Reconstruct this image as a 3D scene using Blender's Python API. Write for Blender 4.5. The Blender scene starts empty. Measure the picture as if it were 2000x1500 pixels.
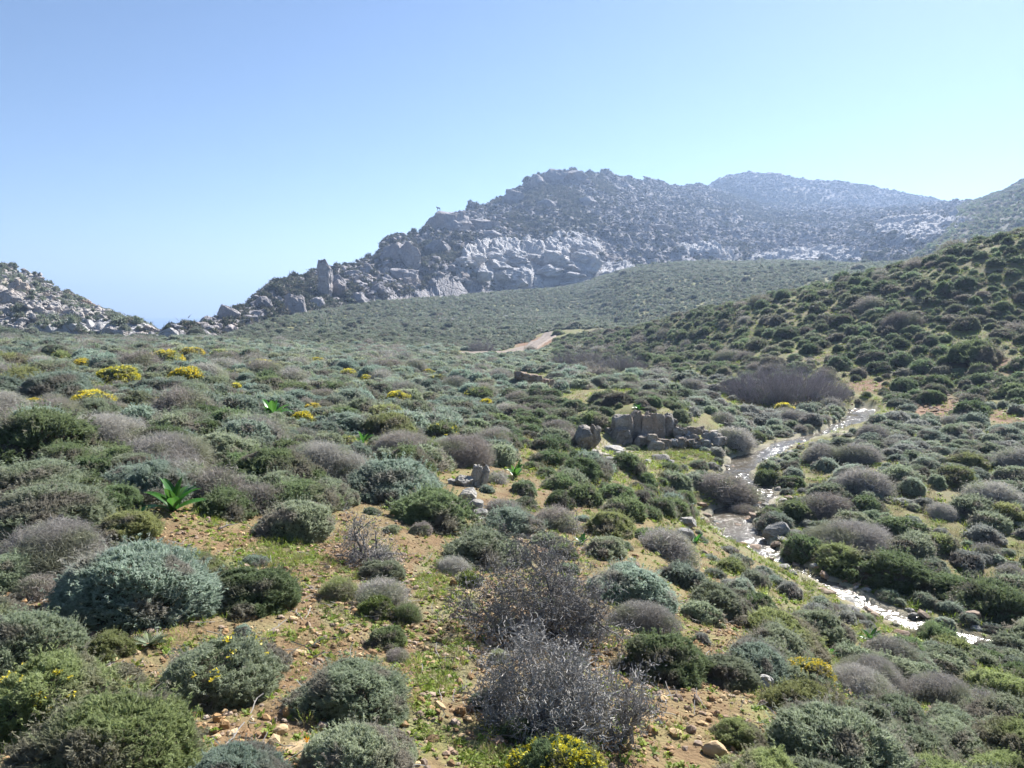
import bpy, math, random
import numpy as np
from mathutils import Vector

random.seed(7)
rng = np.random.default_rng(11)
scene = bpy.context.scene
C = scene.collection
R = math.radians

# ------------------------------------------------------------------ camera
FPX, CX, CY, HORIZON = 1455.0, 1000.0, 750.0, 600.0      # in pixels of the 2000 x 1500 photograph
PITCH = math.atan((CY - HORIZON) / FPX)
cam_d = bpy.data.cameras.new('camera')
cam_d.sensor_width = 36.0
cam_d.lens = 36.0 * FPX / 2000.0
cam_d.clip_start = 0.1
cam_d.clip_end = 20000.0
cam = bpy.data.objects.new('camera', cam_d)
cam.rotation_euler = (math.pi / 2 - PITCH, 0, 0)
C.objects.link(cam)
scene.camera = cam

# ------------------------------------------------------------------ sky and sun
SUN_AZ, SUN_EL = R(36), R(38)         # to the right of the view direction (+Y)
world = bpy.data.worlds.new('World')
scene.world = world
world.use_nodes = True
wn = world.node_tree
sky = wn.nodes.new('ShaderNodeTexSky')
sky.sky_type = 'NISHITA'
sky.sun_disc = False
sky.sun_elevation = SUN_EL
sky.sun_rotation = SUN_AZ
sky.air_density = 0.85
sky.dust_density = 0.2
sky.ozone_density = 3.6
bg = wn.nodes['Background']
bg.inputs['Strength'].default_value = 0.05
wn.links.new(sky.outputs[0], bg.inputs['Color'])

sun_d = bpy.data.lights.new('sun', 'SUN')
sun_d.energy = 5.0
sun_d.angle = R(0.53)
sun_d.color = (1.0, 0.965, 0.915)
sun = bpy.data.objects.new('sun', sun_d)
sd = Vector((math.sin(SUN_AZ) * math.cos(SUN_EL), math.cos(SUN_AZ) * math.cos(SUN_EL), math.sin(SUN_EL)))
sun.rotation_euler = sd.to_track_quat('Z', 'Y').to_euler()
sun.location = (40, 60, 80)
C.objects.link(sun)

vs = scene.view_settings
vs.view_transform = 'Standard'
vs.look = 'None'
vs.exposure = 1.5
vs.gamma = 1.0
vs.use_curve_mapping = False
scene.render.engine = 'CYCLES'
scene.cycles.use_denoising = True
scene.cycles.adaptive_threshold = 0.025
scene.cycles.max_bounces = 6
scene.cycles.diffuse_bounces = 3
scene.cycles.glossy_bounces = 2
scene.cycles.transmission_bounces = 3
scene.cycles.transparent_max_bounces = 6
scene.cycles.volume_bounces = 0
scene.cycles.sample_clamp_indirect = 6.0

HAZE_DENSITY = 0.0005

# ------------------------------------------------------------------ noise
def _hash(ix, iy, iz, s):
    h = (ix.astype(np.int64) * 374761393 + iy.astype(np.int64) * 668265263 + iz.astype(np.int64) * 2147483647 + s * 974711) & 0xffffffff
    h = ((h ^ (h >> 13)) * 1274126177) & 0xffffffff
    h = ((h ^ (h >> 16)) * 2246822519) & 0xffffffff
    h = h ^ (h >> 15)
    return (h & 0xffffff) / float(0xffffff)

def vnoise(x, y, z=None, s=0):
    x = np.asarray(x, float); y = np.asarray(y, float)
    flat2 = z is None
    z = np.zeros_like(x) if z is None else np.asarray(z, float)
    ix, iy, iz = np.floor(x), np.floor(y), np.floor(z)
    fx, fy, fz = x - ix, y - iy, z - iz
    fx = fx * fx * (3 - 2 * fx); fy = fy * fy * (3 - 2 * fy); fz = fz * fz * (3 - 2 * fz)
    out = 0
    for dx in (0, 1):
        for dy in (0, 1):
            for dz in ((0,) if flat2 else (0, 1)):
                w = (fx if dx else 1 - fx) * (fy if dy else 1 - fy) * (fz if dz else 1 - fz)
                out = out + w * _hash(ix + dx, iy + dy, iz + dz, s)
    return out * 2 - 1

def fbm(x, y, z=None, o=4, s=0, gain=0.5):
    a, f, t, tot = 1.0, 1.0, 0, 0.0
    for i in range(o):
        t = t + a * vnoise(x * f, y * f, None if z is None else z * f, s + i * 17)
        tot += a; a *= gain; f *= 2.03
    return t / tot

def worley(x, y, s=0):
    """F1, F2 and the random value of the nearest cell"""
    ix, iy = np.floor(x), np.floor(y)
    f1 = np.full(x.shape, 9.0); f2 = np.full(x.shape, 9.0); v = np.zeros(x.shape)
    z0 = np.zeros_like(ix)
    for dx in (-1, 0, 1):
        for dy in (-1, 0, 1):
            cx = ix + dx + _hash(ix + dx, iy + dy, z0, s); cy = iy + dy + _hash(ix + dx, iy + dy, z0, s + 5)
            d = np.hypot(x - cx, y - cy)
            near = d < f1
            f2 = np.where(near, f1, np.minimum(f2, d))
            v = np.where(near, _hash(ix + dx, iy + dy, z0, s + 9), v)
            f1 = np.where(near, d, f1)
    return f1, f2, v

def sstep(a, b, x):
    t = np.clip((x - a) / (b - a), 0, 1)
    return t * t * (3 - 2 * t)

# ------------------------------------------------------------------ picture to world
cp, sp = math.cos(PITCH), math.sin(PITCH)
def ray(px, py):
    xc = (np.asarray(px, float) - CX) / FPX; yc = (CY - np.asarray(py, float)) / FPX
    return xc, cp + yc * sp, -sp + yc * cp
def at_depth(px, py, Y):
    dx, dy, dz = ray(px, py)
    return np.array([dx / dy * Y, Y, dz / dy * Y])
def project(x, y, z):
    f = y * cp - z * sp; u = y * sp + z * cp
    return CX + FPX * x / f, CY - FPX * u / f

# ------------------------------------------------------------------ the lie of the land
# per column: sixteen (row, depth) nodes or ('z', depth, height)
Zn = 'z'
COLS = {
 -600: [(1500,2.9),(1300,4.0),(1150,5.3),(1000,7.3),(920,9.1),(850,11.5),(790,15.5),(750,20),(715,28),(690,40),(665,75),(Zn,110,-3),(Zn,150,2),(Zn,300,0),(Zn,1500,-85)],
 0:    [(1500,2.9),(1300,4.0),(1150,5.3),(1000,7.3),(920,9.1),(850,11.5),(790,15.5),(750,20),(715,28),(690,42),(668,72),(654,100),(640,122),(Zn,300,-10),(Zn,1500,-85)],
 200:  [(1500,2.9),(1300,4.05),(1150,5.35),(1000,7.4),(920,9.3),(850,11.8),(790,15.8),(750,20.8),(715,29.5),(690,44),(668,76),(663,98),(Zn,125,-6),(Zn,300,-40),(Zn,1500,-85)],
 330:  [(1500,2.9),(1300,4.1),(1150,5.4),(1000,7.5),(920,9.6),(850,12.2),(790,16.3),(750,22),(715,32),(690,47),(670,78),(663,96),(Zn,120,-10),(Zn,300,-60),(Zn,1500,-90)],
 450:  [(1500,2.95),(1300,4.2),(1150,5.6),(1000,8),(920,10.4),(850,13.4),(790,18.5),(750,25.5),(715,38),(690,57),(672,80),(662,102),(655,120),(Zn,260,-14),(Zn,1500,-85)],
 700:  [(1500,3.05),(1300,4.35),(1150,6.0),(1000,9.0),(920,12.0),(850,16.5),(790,24),(750,33),(715,50),(690,69),(672,92),(638,142),(600,192),(Zn,350,-4),(Zn,1500,-85)],
 1000: [(1500,3.2),(1300,4.6),(1150,6.7),(1000,10.5),(920,14.6),(850,21),(790,32),(750,44),(715,62),(692,82),(672,108),(620,178),(570,264),(Zn,420,5),(Zn,1500,-85)],
 1130: [(1500,3.27),(1300,4.75),(1150,7.0),(1000,11.5),(920,16.2),(858,22.5),(800,28.5),(748,43),(715,60),(697,75),(662,100),(615,190),(553,284),(Zn,440,7),(Zn,1500,-85)],
 1250: [(1500,3.35),(1300,4.9),(1150,7.2),(1000,12.5),(920,18),(874,24.4),(803,26.0),(747,42),(717,55),(700,68),(642,88),(Zn,120,-5),(525,302),(Zn,450,10),(Zn,1500,-85)],
 1380: [(1500,3.45),(1300,5.2),(1150,8.3),(1040,13.8),(950,19.5),(886,23.7),(812,28.0),(752,39.5),(716,48),(690,58),(606,76),(Zn,110,-4.5),(520,314),(Zn,470,11),(Zn,1500,-85)],
 1500: [(1500,3.6),(1300,5.6),(1150,9.6),(1085,14),(1020,17),(930,21.5),(830,30),(770,37),(716,44),(672,52),(584,69),(Zn,105,-3),(522,320),(Zn,500,12),(Zn,1500,-85)],
 1750: [(1500,4.0),(1300,7.2),(1235,9.6),(1200,12.4),(1100,14.6),(1000,17.6),(870,24),(800,32),(755,38),(690,44),(522,66),(Zn,95,0),(520,262),(Zn,450,10),(Zn,1500,-85)],
 2000: [(1500,4.5),(1350,7.4),(1285,10),(1255,12),(1150,14),(1050,16.4),(930,21),(830,28),(745,35),(640,44),(448,62),(Zn,85,4),(490,200),(Zn,400,12),(Zn,1500,-85)],
 2400: [(1500,4.8),(1350,7.6),(1290,10.3),(1260,12.2),(1150,14),(1050,16.4),(920,21),(810,28),(710,34),(590,43),(400,60),(Zn,85,6.5),(Zn,200,18),(Zn,400,14),(Zn,1500,-85)],
 2900: [(1500,4.8),(1350,7.6),(1290,10.3),(1260,12.2),(1150,14),(1050,16.4),(920,21),(810,28),(710,34),(590,43),(400,60),(Zn,85,6.5),(Zn,200,18),(Zn,400,14),(Zn,1500,-85)],
}
caz, clr, cz = [], [], []
for px in sorted(COLS):
    az = math.atan((px - CX) / FPX)
    ca = math.cos(az)
    lr, zz = [math.log(0.4)], [-1.65]
    for nd in COLS[px]:
        if nd[0] == Zn: Y, z = nd[1], nd[2]
        else:
            p = at_depth(CX, nd[0], nd[1]); Y, z = nd[1], p[2]
        lr.append(math.log(Y / ca)); zz.append(z)
    caz.append(az); clr.append(lr); cz.append(zz)
back_r = [0.4, 3, 4.5, 7, 10, 14, 18, 24, 30, 38, 46, 64, 95, 200, 400, 1500]
for a, k in ((-90, .02), (-180.5, .12), (90, -.12), (180.5, .12)):
    caz.append(R(a)); clr.append([math.log(r) for r in back_r]); cz.append([-1.65 + k * min(r, 40) for r in back_r])
order = np.argsort(caz)
caz = np.array(caz)[order]; clr = np.array(clr)[order]; cz = np.array(cz)[order]
NAZ, NLR = 1441, 620
AZ = np.linspace(-math.pi, math.pi, NAZ)
LR0, LR1 = math.log(0.4), math.log(3000.0)
LRG = np.linspace(LR0, LR1, NLR)
def hermite(xk, yk, x):
    """monotone cubic"""
    h = np.diff(xk); d = np.diff(yk) / h
    m = np.zeros_like(yk)
    m[0], m[-1] = d[0], d[-1]
    same = d[:-1] * d[1:] > 0
    hm = (2 * h[1:] + h[:-1]) / np.where(same, d[:-1], 1) + (h[1:] + 2 * h[:-1]) / np.where(same, d[1:], 1)
    m[1:-1] = np.where(same, 3 * (h[1:] + h[:-1]) / hm, 0)
    i = np.clip(np.searchsorted(xk, x) - 1, 0, len(xk) - 2)
    t = np.clip((x - xk[i]) / h[i], 0, 1)
    return ((2*t**3 - 3*t**2 + 1) * yk[i] + (t**3 - 2*t**2 + t) * h[i] * m[i] + (-2*t**3 + 3*t**2) * yk[i+1] + (t**3 - t**2) * h[i] * m[i+1])
nlr = np.stack([hermite(caz, clr[:, k], AZ) for k in range(16)], 1)
nz = np.stack([hermite(caz, cz[:, k], AZ) for k in range(16)], 1)
ZT = np.stack([hermite(nlr[i], nz[i], LRG) for i in range(NAZ)], 0)
for _ in range(2):                                            # take the crease out of the columns
    ZT[1:-1] = (ZT[:-2] + 2 * ZT[1:-1] + ZT[2:]) / 4
    ZT[:, 1:-1] = (ZT[:, :-2] + 2 * ZT[:, 1:-1] + ZT[:, 2:]) / 4

def base_z(x, y):
    a = (np.arctan2(x, y) + math.pi) / (2 * math.pi) * (NAZ - 1)
    l = (np.log(np.maximum(np.hypot(x, y), 0.4001)) - LR0) / (LR1 - LR0) * (NLR - 1)
    a = np.clip(a, 0, NAZ - 1.001); l = np.clip(l, 0, NLR - 1.001)
    i, j = a.astype(int), l.astype(int)
    u, v = a - i, l - j
    return ZT[i, j]*(1-u)*(1-v) + ZT[i+1, j]*u*(1-v) + ZT[i, j+1]*(1-u)*v + ZT[i+1, j+1]*u*v

# the brook: photo position, half width in metres
STREAM = [(1690,798,.65),(1668,822,.75),(1610,846,.45),(1540,866,.5),(1500,884,.7),(1452,904,.75),(1442,930,.6),(1482,960,.62),(1478,985,.55),
          (1432,1005,.75),(1432,1032,.8),(1476,1068,.6),(1540,1105,.42),(1610,1140,.38),(1680,1174,.36),(1760,1210,.32),(1850,1240,.27),(1940,1262,.26),(2060,1290,.26),(2300,1340,.3),(2700,1400,.4)]
spts = []
for i, (px, py, w) in enumerate(STREAM):
    z = -4.78 - 0.62 * i / (len(STREAM) - 1)
    dx, dy, dz = ray(px, py)
    spts.append((z * dx / dz, z * dy / dz, z, w * .66))
spts = np.array(spts)
def catmull(P, n):
    out = []
    for i in range(len(P) - 1):
        p0, p1, p2, p3 = P[max(i-1, 0)], P[i], P[i+1], P[min(i+2, len(P)-1)]
        for k in range(n):
            t = k / n
            out.append(0.5 * (2*p1 + (p2-p0)*t + (2*p0-5*p1+4*p2-p3)*t*t + (3*p1-p0-3*p2+p3)*t**3))
    out.append(P[-1])
    return np.array(out)
SP = catmull(spts, 10)
def stream_near(x, y, lim=6.0):
    """distance to the brook's centre line, water level and half width there"""
    x = np.atleast_1d(np.asarray(x, float)); y = np.atleast_1d(np.asarray(y, float))
    d = np.full(x.shape, 99.0); wz = np.zeros(x.shape); hw = np.full(x.shape, .5)
    m = (x > SP[:,0].min()-lim) & (x < SP[:,0].max()+lim) & (y > SP[:,1].min()-lim) & (y < SP[:,1].max()+lim)
    if m.any():
        xm, ym = x[m], y[m]
        dm = np.full(xm.shape, 99.0); zm = np.zeros(xm.shape); hm = np.full(xm.shape, .5)
        for i in range(0, len(SP) - 2, 2):
            a, b = SP[i], SP[i+2]
            ex, ey = b[0]-a[0], b[1]-a[1]
            t = np.clip(((xm-a[0])*ex + (ym-a[1])*ey) / (ex*ex+ey*ey+1e-9), 0, 1)
            dd = np.hypot(xm-a[0]-t*ex, ym-a[1]-t*ey)
            k = dd < dm
            dm = np.where(k, dd, dm); zm = np.where(k, a[2]+t*(b[2]-a[2]), zm); hm = np.where(k, a[3]+t*(b[3]-a[3]), hm)
        d[m], wz[m], hw[m] = dm, zm, hm
    return d, wz, hw

TRACK = catmull(np.array([list(at_depth(px, py, Y)[:2]) for px, py, Y in ((900,695,79),(940,694,81),(985,692,84),(1022,685,90),(1046,675,102),(1060,668,112),(1070,662,119),(1077,658,126))]), 8)
def track_near(x, y):
    d = np.full(np.shape(x), 99.0)
    for i in range(len(TRACK) - 1):
        a, b = TRACK[i], TRACK[i+1]
        ex, ey = b[0]-a[0], b[1]-a[1]
        t = np.clip(((x-a[0])*ex + (y-a[1])*ey) / (ex*ex+ey*ey+1e-9), 0, 1)
        d = np.minimum(d, np.hypot(x-a[0]-t*ex, y-a[1]-t*ey))
    return d

def ground_z(x, y):
    x = np.atleast_1d(np.asarray(x, float)); y = np.atleast_1d(np.asarray(y, float))
    z = base_z(x, y)
    r = np.hypot(x, y)
    z = z + 0.05 * fbm(x * 1.3, y * 1.3, o=3, s=3) * sstep(1.5, 4, r) + 0.012 * fbm(x * 9, y * 9, o=2, s=4)
    z = z + 0.30 * fbm(x * .16, y * .16, o=3, s=8) * sstep(12, 40, r) + 1.2 * fbm(x * .03, y * .03, o=3, s=9) * sstep(90, 220, r)
    d, wz, hw = stream_near(x, y)
    n = 0.22 * fbm(x * 1.7, y * 1.7, o=3, s=31)
    e = d + n - hw
    hi = np.where(e < 0, wz - .10 + .02 * n, wz + .0 + .55 * np.maximum(e, 0) + .05 * (e > 0))
    lo = np.where(e < 0, wz - .14, wz + .03 - .25 * np.maximum(e - .8, 0))
    k = d < 5
    z = np.where(k, np.minimum(np.maximum(z, lo), np.where(e < 0, hi, np.maximum(hi, lo))), z)
    return z

def hit(px, py):
    """where the line of sight through a photo pixel meets the ground"""
    px = np.atleast_1d(np.asarray(px, float)); py = np.atleast_1d(np.asarray(py, float))
    dx, dy, dz = ray(px, py)
    hl = np.hypot(dx, dy); dx, dy, dz = dx/hl, dy/hl, dz/hl
    t = np.exp(np.linspace(math.log(1.2), math.log(420), 420))
    res = np.full((len(px), 3), np.nan)
    for i in range(len(px)):
        g = base_z(dx[i]*t, dy[i]*t) - dz[i]*t
        k = np.argmax(g > -.35)                         # start a little early, then look closely
        if g[k] <= -.35: continue
        t2 = np.linspace(t[max(k-2, 0)], min(t[min(k+60, 419)], t[max(k-2, 0)] * 1.5), 110)
        g = ground_z(dx[i]*t2, dy[i]*t2) - dz[i]*t2
        k = np.argmax(g > 0)
        if g[k] > 0 and k > 0:
            a_, b_ = t2[k-1], t2[k]
            tt = a_ + (b_-a_) * (-g[k-1]) / (g[k]-g[k-1] + 1e-9)
            res[i] = (dx[i]*tt, dy[i]*tt, dz[i]*tt)
    return res

# ------------------------------------------------------------------ mesh helpers
def mesh_np(name, V, F, tint=None, mat_index=None, smooth=False):
    V = np.asarray(V, np.float32); F = np.asarray(F, np.int32)
    me = bpy.data.meshes.new(name)
    n = F.shape[1]
    me.vertices.add(len(V)); me.vertices.foreach_set('co', V.ravel())
    me.loops.add(F.size); me.loops.foreach_set('vertex_index', F.ravel())
    me.polygons.add(len(F))
    me.polygons.foreach_set('loop_start', np.arange(0, F.size, n, dtype=np.int32))
    me.polygons.foreach_set('loop_total', np.full(len(F), n, np.int32))
    if mat_index is not None: me.polygons.foreach_set('material_index', np.asarray(mat_index, np.int32))
    me.polygons.foreach_set('use_smooth', np.full(len(F), smooth, bool))
    if tint is not None:
        ca = me.color_attributes.new('tint', 'FLOAT_COLOR', 'POINT')
        t = np.ones((len(V), 4), np.float32); t[:, :tint.shape[1]] = tint
        ca.data.foreach_set('color', t.ravel())
    me.update(calc_edges=True)
    return me

def put(name, me, mats=(), parent=None, loc=None, rotz=None, scale=None, link=True):
    o = bpy.data.objects.new(name, me)
    if link: C.objects.link(o)
    if parent is not None: o.parent = parent
    if loc is not None: o.location = loc
    if rotz is not None: o.rotation_euler = (0, 0, rotz)
    if scale is not None: o.scale = scale
    if mats:
        while len(me.materials) < len(mats): me.materials.append(None)
        for s, m in zip(o.material_slots, mats):
            s.link = 'OBJECT'; s.material = m
    return o

def tag(o, label=None, cat=None, group=None, kind=None):
    if label: o['label'] = label
    if cat: o['category'] = cat
    if group: o['group'] = group
    if kind: o['kind'] = kind
    return o

def grid_faces(nu, nv):
    i = np.arange(nu - 1)[:, None] * nv + np.arange(nv - 1)[None, :]
    i = i.ravel()
    return np.stack([i, i + nv, i + nv + 1, i + 1], 1)

# ------------------------------------------------------------------ materials
def newmat(name):
    m = bpy.data.materials.new(name); m.use_nodes = True
    nt = m.node_tree; nt.nodes.clear()
    out = nt.nodes.new('ShaderNodeOutputMaterial')
    return m, nt, out
def N(nt, typ, **kw):
    n = nt.nodes.new(typ)
    for k, v in kw.items():
        if k.startswith('i_'):
            key = k[2:]
            n.inputs[int(key) if key.isdigit() else key.replace('_', ' ')].default_value = v
        else: setattr(n, k, v)
    return n
def mixc(nt, fac, a, b, blend='MIX'):
    m = nt.nodes.new('ShaderNodeMix'); m.data_type = 'RGBA'; m.blend_type = blend
    for sock, v in ((m.inputs[0], fac), (m.inputs[6], a), (m.inputs[7], b)):
        if isinstance(v, (int, float)): sock.default_value = v
        elif isinstance(v, (tuple, list)): sock.default_value = (*v[:3], 1)
        else: nt.links.new(v, sock)
    return m.outputs[2]
def mth(nt, op, a, b=0.0, c=None, clamp=False):
    m = nt.nodes.new('ShaderNodeMath'); m.operation = op; m.use_clamp = clamp
    for s, v in zip(m.inputs, (a, b, c)):
        if v is None: continue
        if isinstance(v, (int, float)): s.default_value = v
        else: nt.links.new(v, s)
    return m.outputs[0]
def maprange(nt, v, a, b, c=0.0, d=1.0):
    m = N(nt, 'ShaderNodeMapRange', i_1=a, i_2=b, i_3=c, i_4=d)
    nt.links.new(v, m.inputs[0])
    return m.outputs[0]
def noise_tex(nt, scale, detail=4, rough=.55, coord=None, dist=0.0):
    n = N(nt, 'ShaderNodeTexNoise', i_Scale=scale, i_Detail=detail, i_Roughness=rough, i_Distortion=dist)
    if coord is not None: nt.links.new(coord, n.inputs['Vector'])
    return n.outputs['Fac']

def leaf_mat(name, a, b, tip, rnd=None, trans=.3, rough=.6, extra=None, dry=(.24,.205,.18)):
    """a, b: range of colours; tip: colour of dry or silvery tips; extra: list of further colours picked per plant"""
    m, nt, out = newmat(name)
    at = N(nt, 'ShaderNodeAttribute', attribute_name='tint')
    sep = N(nt, 'ShaderNodeSeparateColor'); nt.links.new(at.outputs['Color'], sep.inputs[0])
    oi = N(nt, 'ShaderNodeObjectInfo')
    col = mixc(nt, sep.outputs[0], a, b)
    if extra:
        cr = N(nt, 'ShaderNodeValToRGB'); cr.color_ramp.interpolation = 'CONSTANT'
        e = cr.color_ramp.elements
        step = 1.0 / len(extra)
        e[0].position = 0; e[0].color = (*extra[0], 1)
        e[1].position = step; e[1].color = (*extra[1], 1)
        for k in range(2, len(extra)):
            q = e.new(step * k); q.color = (*extra[k], 1)
        nt.links.new(oi.outputs['Random'], cr.inputs[0])
        var = mth(nt, 'MULTIPLY_ADD', sep.outputs[0], .7, .65)
        mul = N(nt, 'ShaderNodeVectorMath', operation='SCALE')
        nt.links.new(cr.outputs[0], mul.inputs[0]); nt.links.new(var, mul.inputs['Scale'])
        col = mul.outputs[0]
    col = mixc(nt, mth(nt, 'MULTIPLY', sep.outputs[1], .75), col, tip)
    if dry: col = mixc(nt, mth(nt, 'MULTIPLY', sep.outputs[2], .75), col, dry)
    rr = mth(nt, 'FRACT', mth(nt, 'MULTIPLY', oi.outputs['Random'], 37.7))
    hv = N(nt, 'ShaderNodeHueSaturation')
    nt.links.new(maprange(nt, rr, 0, 1, .75, 1.25), hv.inputs['Value'])
    nt.links.new(maprange(nt, mth(nt, 'FRACT', mth(nt, 'MULTIPLY', oi.outputs['Random'], 91.3)), 0, 1, .485, .515), hv.inputs['Hue'])
    nt.links.new(col, hv.inputs['Color'])
    p = N(nt, 'ShaderNodeBsdfPrincipled', i_Roughness=rough)
    p.inputs['Specular IOR Level'].default_value = .35
    nt.links.new(hv.outputs[0], p.inputs['Base Color'])
    t = N(nt, 'ShaderNodeBsdfTranslucent'); nt.links.new(hv.outputs[0], t.inputs[0])
    mx = N(nt, 'ShaderNodeMixShader', i_0=trans)
    nt.links.new(p.outputs[0], mx.inputs[1]); nt.links.new(t.outputs[0], mx.inputs[2])
    nt.links.new(mx.outputs[0], out.inputs[0])
    return m

def rock_mat(name, dark, light, warm, scale=1.0, lichen=None, bump=.5):
    m, nt, out = newmat(name)
    tc = N(nt, 'ShaderNodeNewGeometry').outputs['Position']
    n1 = noise_tex(nt, 1.1 * scale, 6, .6, tc)
    n2 = noise_tex(nt, 7 * scale, 5, .65, tc)
    n3 = noise_tex(nt, .35 * scale, 3, .5, tc)
    col = mixc(nt, maprange(nt, n1, .3, .7), dark, light)
    col = mixc(nt, maprange(nt, n3, .5, .72, 0, .75), col, warm)
    col = mixc(nt, maprange(nt, n2, .35, .75, 0, .55), col, tuple(c * .55 for c in dark))
    if lichen: col = mixc(nt, maprange(nt, noise_tex(nt, 3.1 * scale, 4, .7, tc), .6, .68, 0, .6), col, lichen)
    oi = N(nt, 'ShaderNodeObjectInfo')
    hv = N(nt, 'ShaderNodeHueSaturation'); nt.links.new(col, hv.inputs['Color'])
    nt.links.new(maprange(nt, oi.outputs['Random'], 0, 1, .78, 1.22), hv.inputs['Value'])
    p = N(nt, 'ShaderNodeBsdfPrincipled', i_Roughness=.9); p.inputs['Specular IOR Level'].default_value = .25
    nt.links.new(hv.outputs[0], p.inputs['Base Color'])
    vor = N(nt, 'ShaderNodeTexVoronoi', feature='DISTANCE_TO_EDGE', i_Scale=1.6 * scale); nt.links.new(tc, vor.inputs['Vector'])
    h = mth(nt, 'ADD', mth(nt, 'MULTIPLY', n2, .6), mth(nt, 'MULTIPLY', mth(nt, 'MINIMUM', vor.outputs['Distance'], .06), 6))
    b = N(nt, 'ShaderNodeBump', i_Strength=bump, i_Distance=.12 / scale); nt.links.new(h, b.inputs['Height'])
    nt.links.new(b.outputs[0], p.inputs['Normal'])
    nt.links.new(p.outputs[0], out.inputs[0])
    return m

M = {}
M['greygreen'] = leaf_mat('leaf_greygreen', (0.158,0.194,0.105), (0.287,0.334,0.193), (0.494,0.533,0.452), trans=.5)
M['bluegreen'] = leaf_mat('leaf_bluegreen', (.155,.21,.145), (.27,.345,.25), (.53,.58,.53), trans=.5)
M['darkgreen'] = leaf_mat('leaf_darkgreen', (0.099,0.146,0.060), (0.188,0.251,0.105), (0.316,0.366,0.220), trans=.5)
M['olive'] = leaf_mat('leaf_olive', (0.168,0.199,0.066), (0.306,0.351,0.132), (0.435,0.460,0.264), trans=.5)
M['bright'] = leaf_mat('leaf_bright', (.10,.15,.03), (.19,.25,.06), (.28,.31,.10), trans=.4)
M['greytwig'] = leaf_mat('twig_grey', (.25,.235,.21), (.43,.41,.37), (.57,.54,.50), trans=.3, rough=.8, dry=(.27,.30,.18))
M['purpletwig'] = leaf_mat('twig_purple', (.21,.185,.16), (.35,.315,.28), (.47,.43,.40), trans=.3, rough=.8, dry=(.24,.27,.155))
M['flower'] = leaf_mat('petal_yellow', (.70,.54,.02), (.84,.72,.06), (.82,.72,.10), trans=.35, rough=.5, dry=(.40,.38,.12))
M['orange_petal'] = leaf_mat('petal_orange', (.82,.40,.01), (.85,.50,.02), (.85,.50,.03), trans=.3, rough=.5, dry=None)
M['squill'] = leaf_mat('squill_leaf', (.04,.13,.02), (.07,.19,.03), (.11,.23,.05), trans=.42, rough=.32, dry=None)
M['herb'] = leaf_mat('herb_leaf', (.17,.24,.035), (.31,.38,.07), (.36,.38,.10), trans=.45, dry=None)
M['thistle'] = leaf_mat('thistle_leaf', (.09,.13,.06), (.15,.20,.10), (.24,.27,.18), trans=.3, dry=None)
M['drygrass'] = leaf_mat('dry_grass', (.22,.20,.09), (.34,.30,.15), (.42,.37,.22), trans=.3)
M['deadwood'] = leaf_mat('dead_wood', (.11,.102,.094), (.235,.222,.205), (.47,.45,.42), trans=0, rough=.85, dry=None)
M['thicket'] = leaf_mat('thicket_twig', (.17,.15,.15), (.30,.27,.27), (.42,.39,.39), trans=.1, rough=.8, dry=None)
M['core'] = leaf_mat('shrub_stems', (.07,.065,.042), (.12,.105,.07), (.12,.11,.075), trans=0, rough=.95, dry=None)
M['mix_shelf'] = leaf_mat('leaf_mixed_shelf', (0.099,0.104,0.110), (0.099,0.104,0.110), (0.494,0.543,0.484), trans=.5, extra=[(0.237,0.282,0.170),(0.213,0.293,0.225),(0.188,0.246,0.126),(0.237,0.277,0.193),(0.213,0.288,0.209),(0.267,0.298,0.154)])
M['mix_spur'] = leaf_mat('leaf_mixed_spur', (0.099,0.104,0.110), (0.099,0.104,0.110), (0.296,0.345,0.220), trans=.45, extra=[(0.133,0.188,0.085),(0.148,0.204,0.094),(0.178,0.194,0.121),(0.123,0.167,0.088),(0.198,0.183,0.154),(0.163,0.219,0.115)])
M['mix_flat'] = leaf_mat('leaf_mixed_flat', (0.099,0.104,0.110), (0.099,0.104,0.110), (0.474,0.512,0.440), trans=.5, extra=[(0.237,0.272,0.181),(0.222,0.261,0.187),(0.188,0.240,0.132),(0.267,0.272,0.248),(0.237,0.288,0.220)])
M['mix_slope'] = leaf_mat('leaf_mixed_slope', (0.099,0.104,0.110), (0.099,0.104,0.110), (0.326,0.361,0.298), trans=.45, extra=[(0.182,0.215,0.138),(0.168,0.204,0.132),(0.188,0.215,0.143),(0.143,0.178,0.110),(0.173,0.204,0.149)])
M['mix_dark'] = leaf_mat('leaf_mountain', (.1,.1,.1), (.1,.1,.1), (.12,.135,.085), trans=.3, extra=[(.055,.07,.038),(.07,.085,.045),(.05,.065,.035),(.08,.088,.055)])
M['limestone'] = rock_mat('limestone', (.21,.20,.21), (.41,.395,.40), (.40,.325,.27), .3, bump=1.0)
M['pale_limestone'] = rock_mat('pale_limestone', (.34,.335,.34), (.56,.55,.55), (.50,.455,.42), .35, bump=1.0)
M['warm_limestone'] = rock_mat('warm_limestone', (.27,.25,.24), (.44,.415,.39), (.43,.35,.28), .3, bump=.9)
M['schist'] = rock_mat('schist', (.17,.148,.122), (.41,.38,.335), (.36,.265,.18), 2.6, lichen=(.50,.49,.45), bump=1.0)
M['grey_rock'] = rock_mat('grey_rock', (.22,.21,.19), (.44,.43,.40), (.38,.32,.24), 3.4, lichen=(.52,.51,.46), bump=1.0)
M['orange_stone'] = rock_mat('orange_stone', (.20,.12,.06), (.35,.23,.12), (.38,.23,.095), 9.0, bump=.4)
M['tan_slab'] = rock_mat('tan_slab', (.42,.30,.17), (.56,.42,.25), (.52,.36,.17), 5.0, bump=.35)
M['brown_stone'] = rock_mat('brown_stone', (.22,.16,.115), (.38,.30,.235), (.36,.21,.11), 8.0, lichen=(.42,.39,.34), bump=.4)

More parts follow.
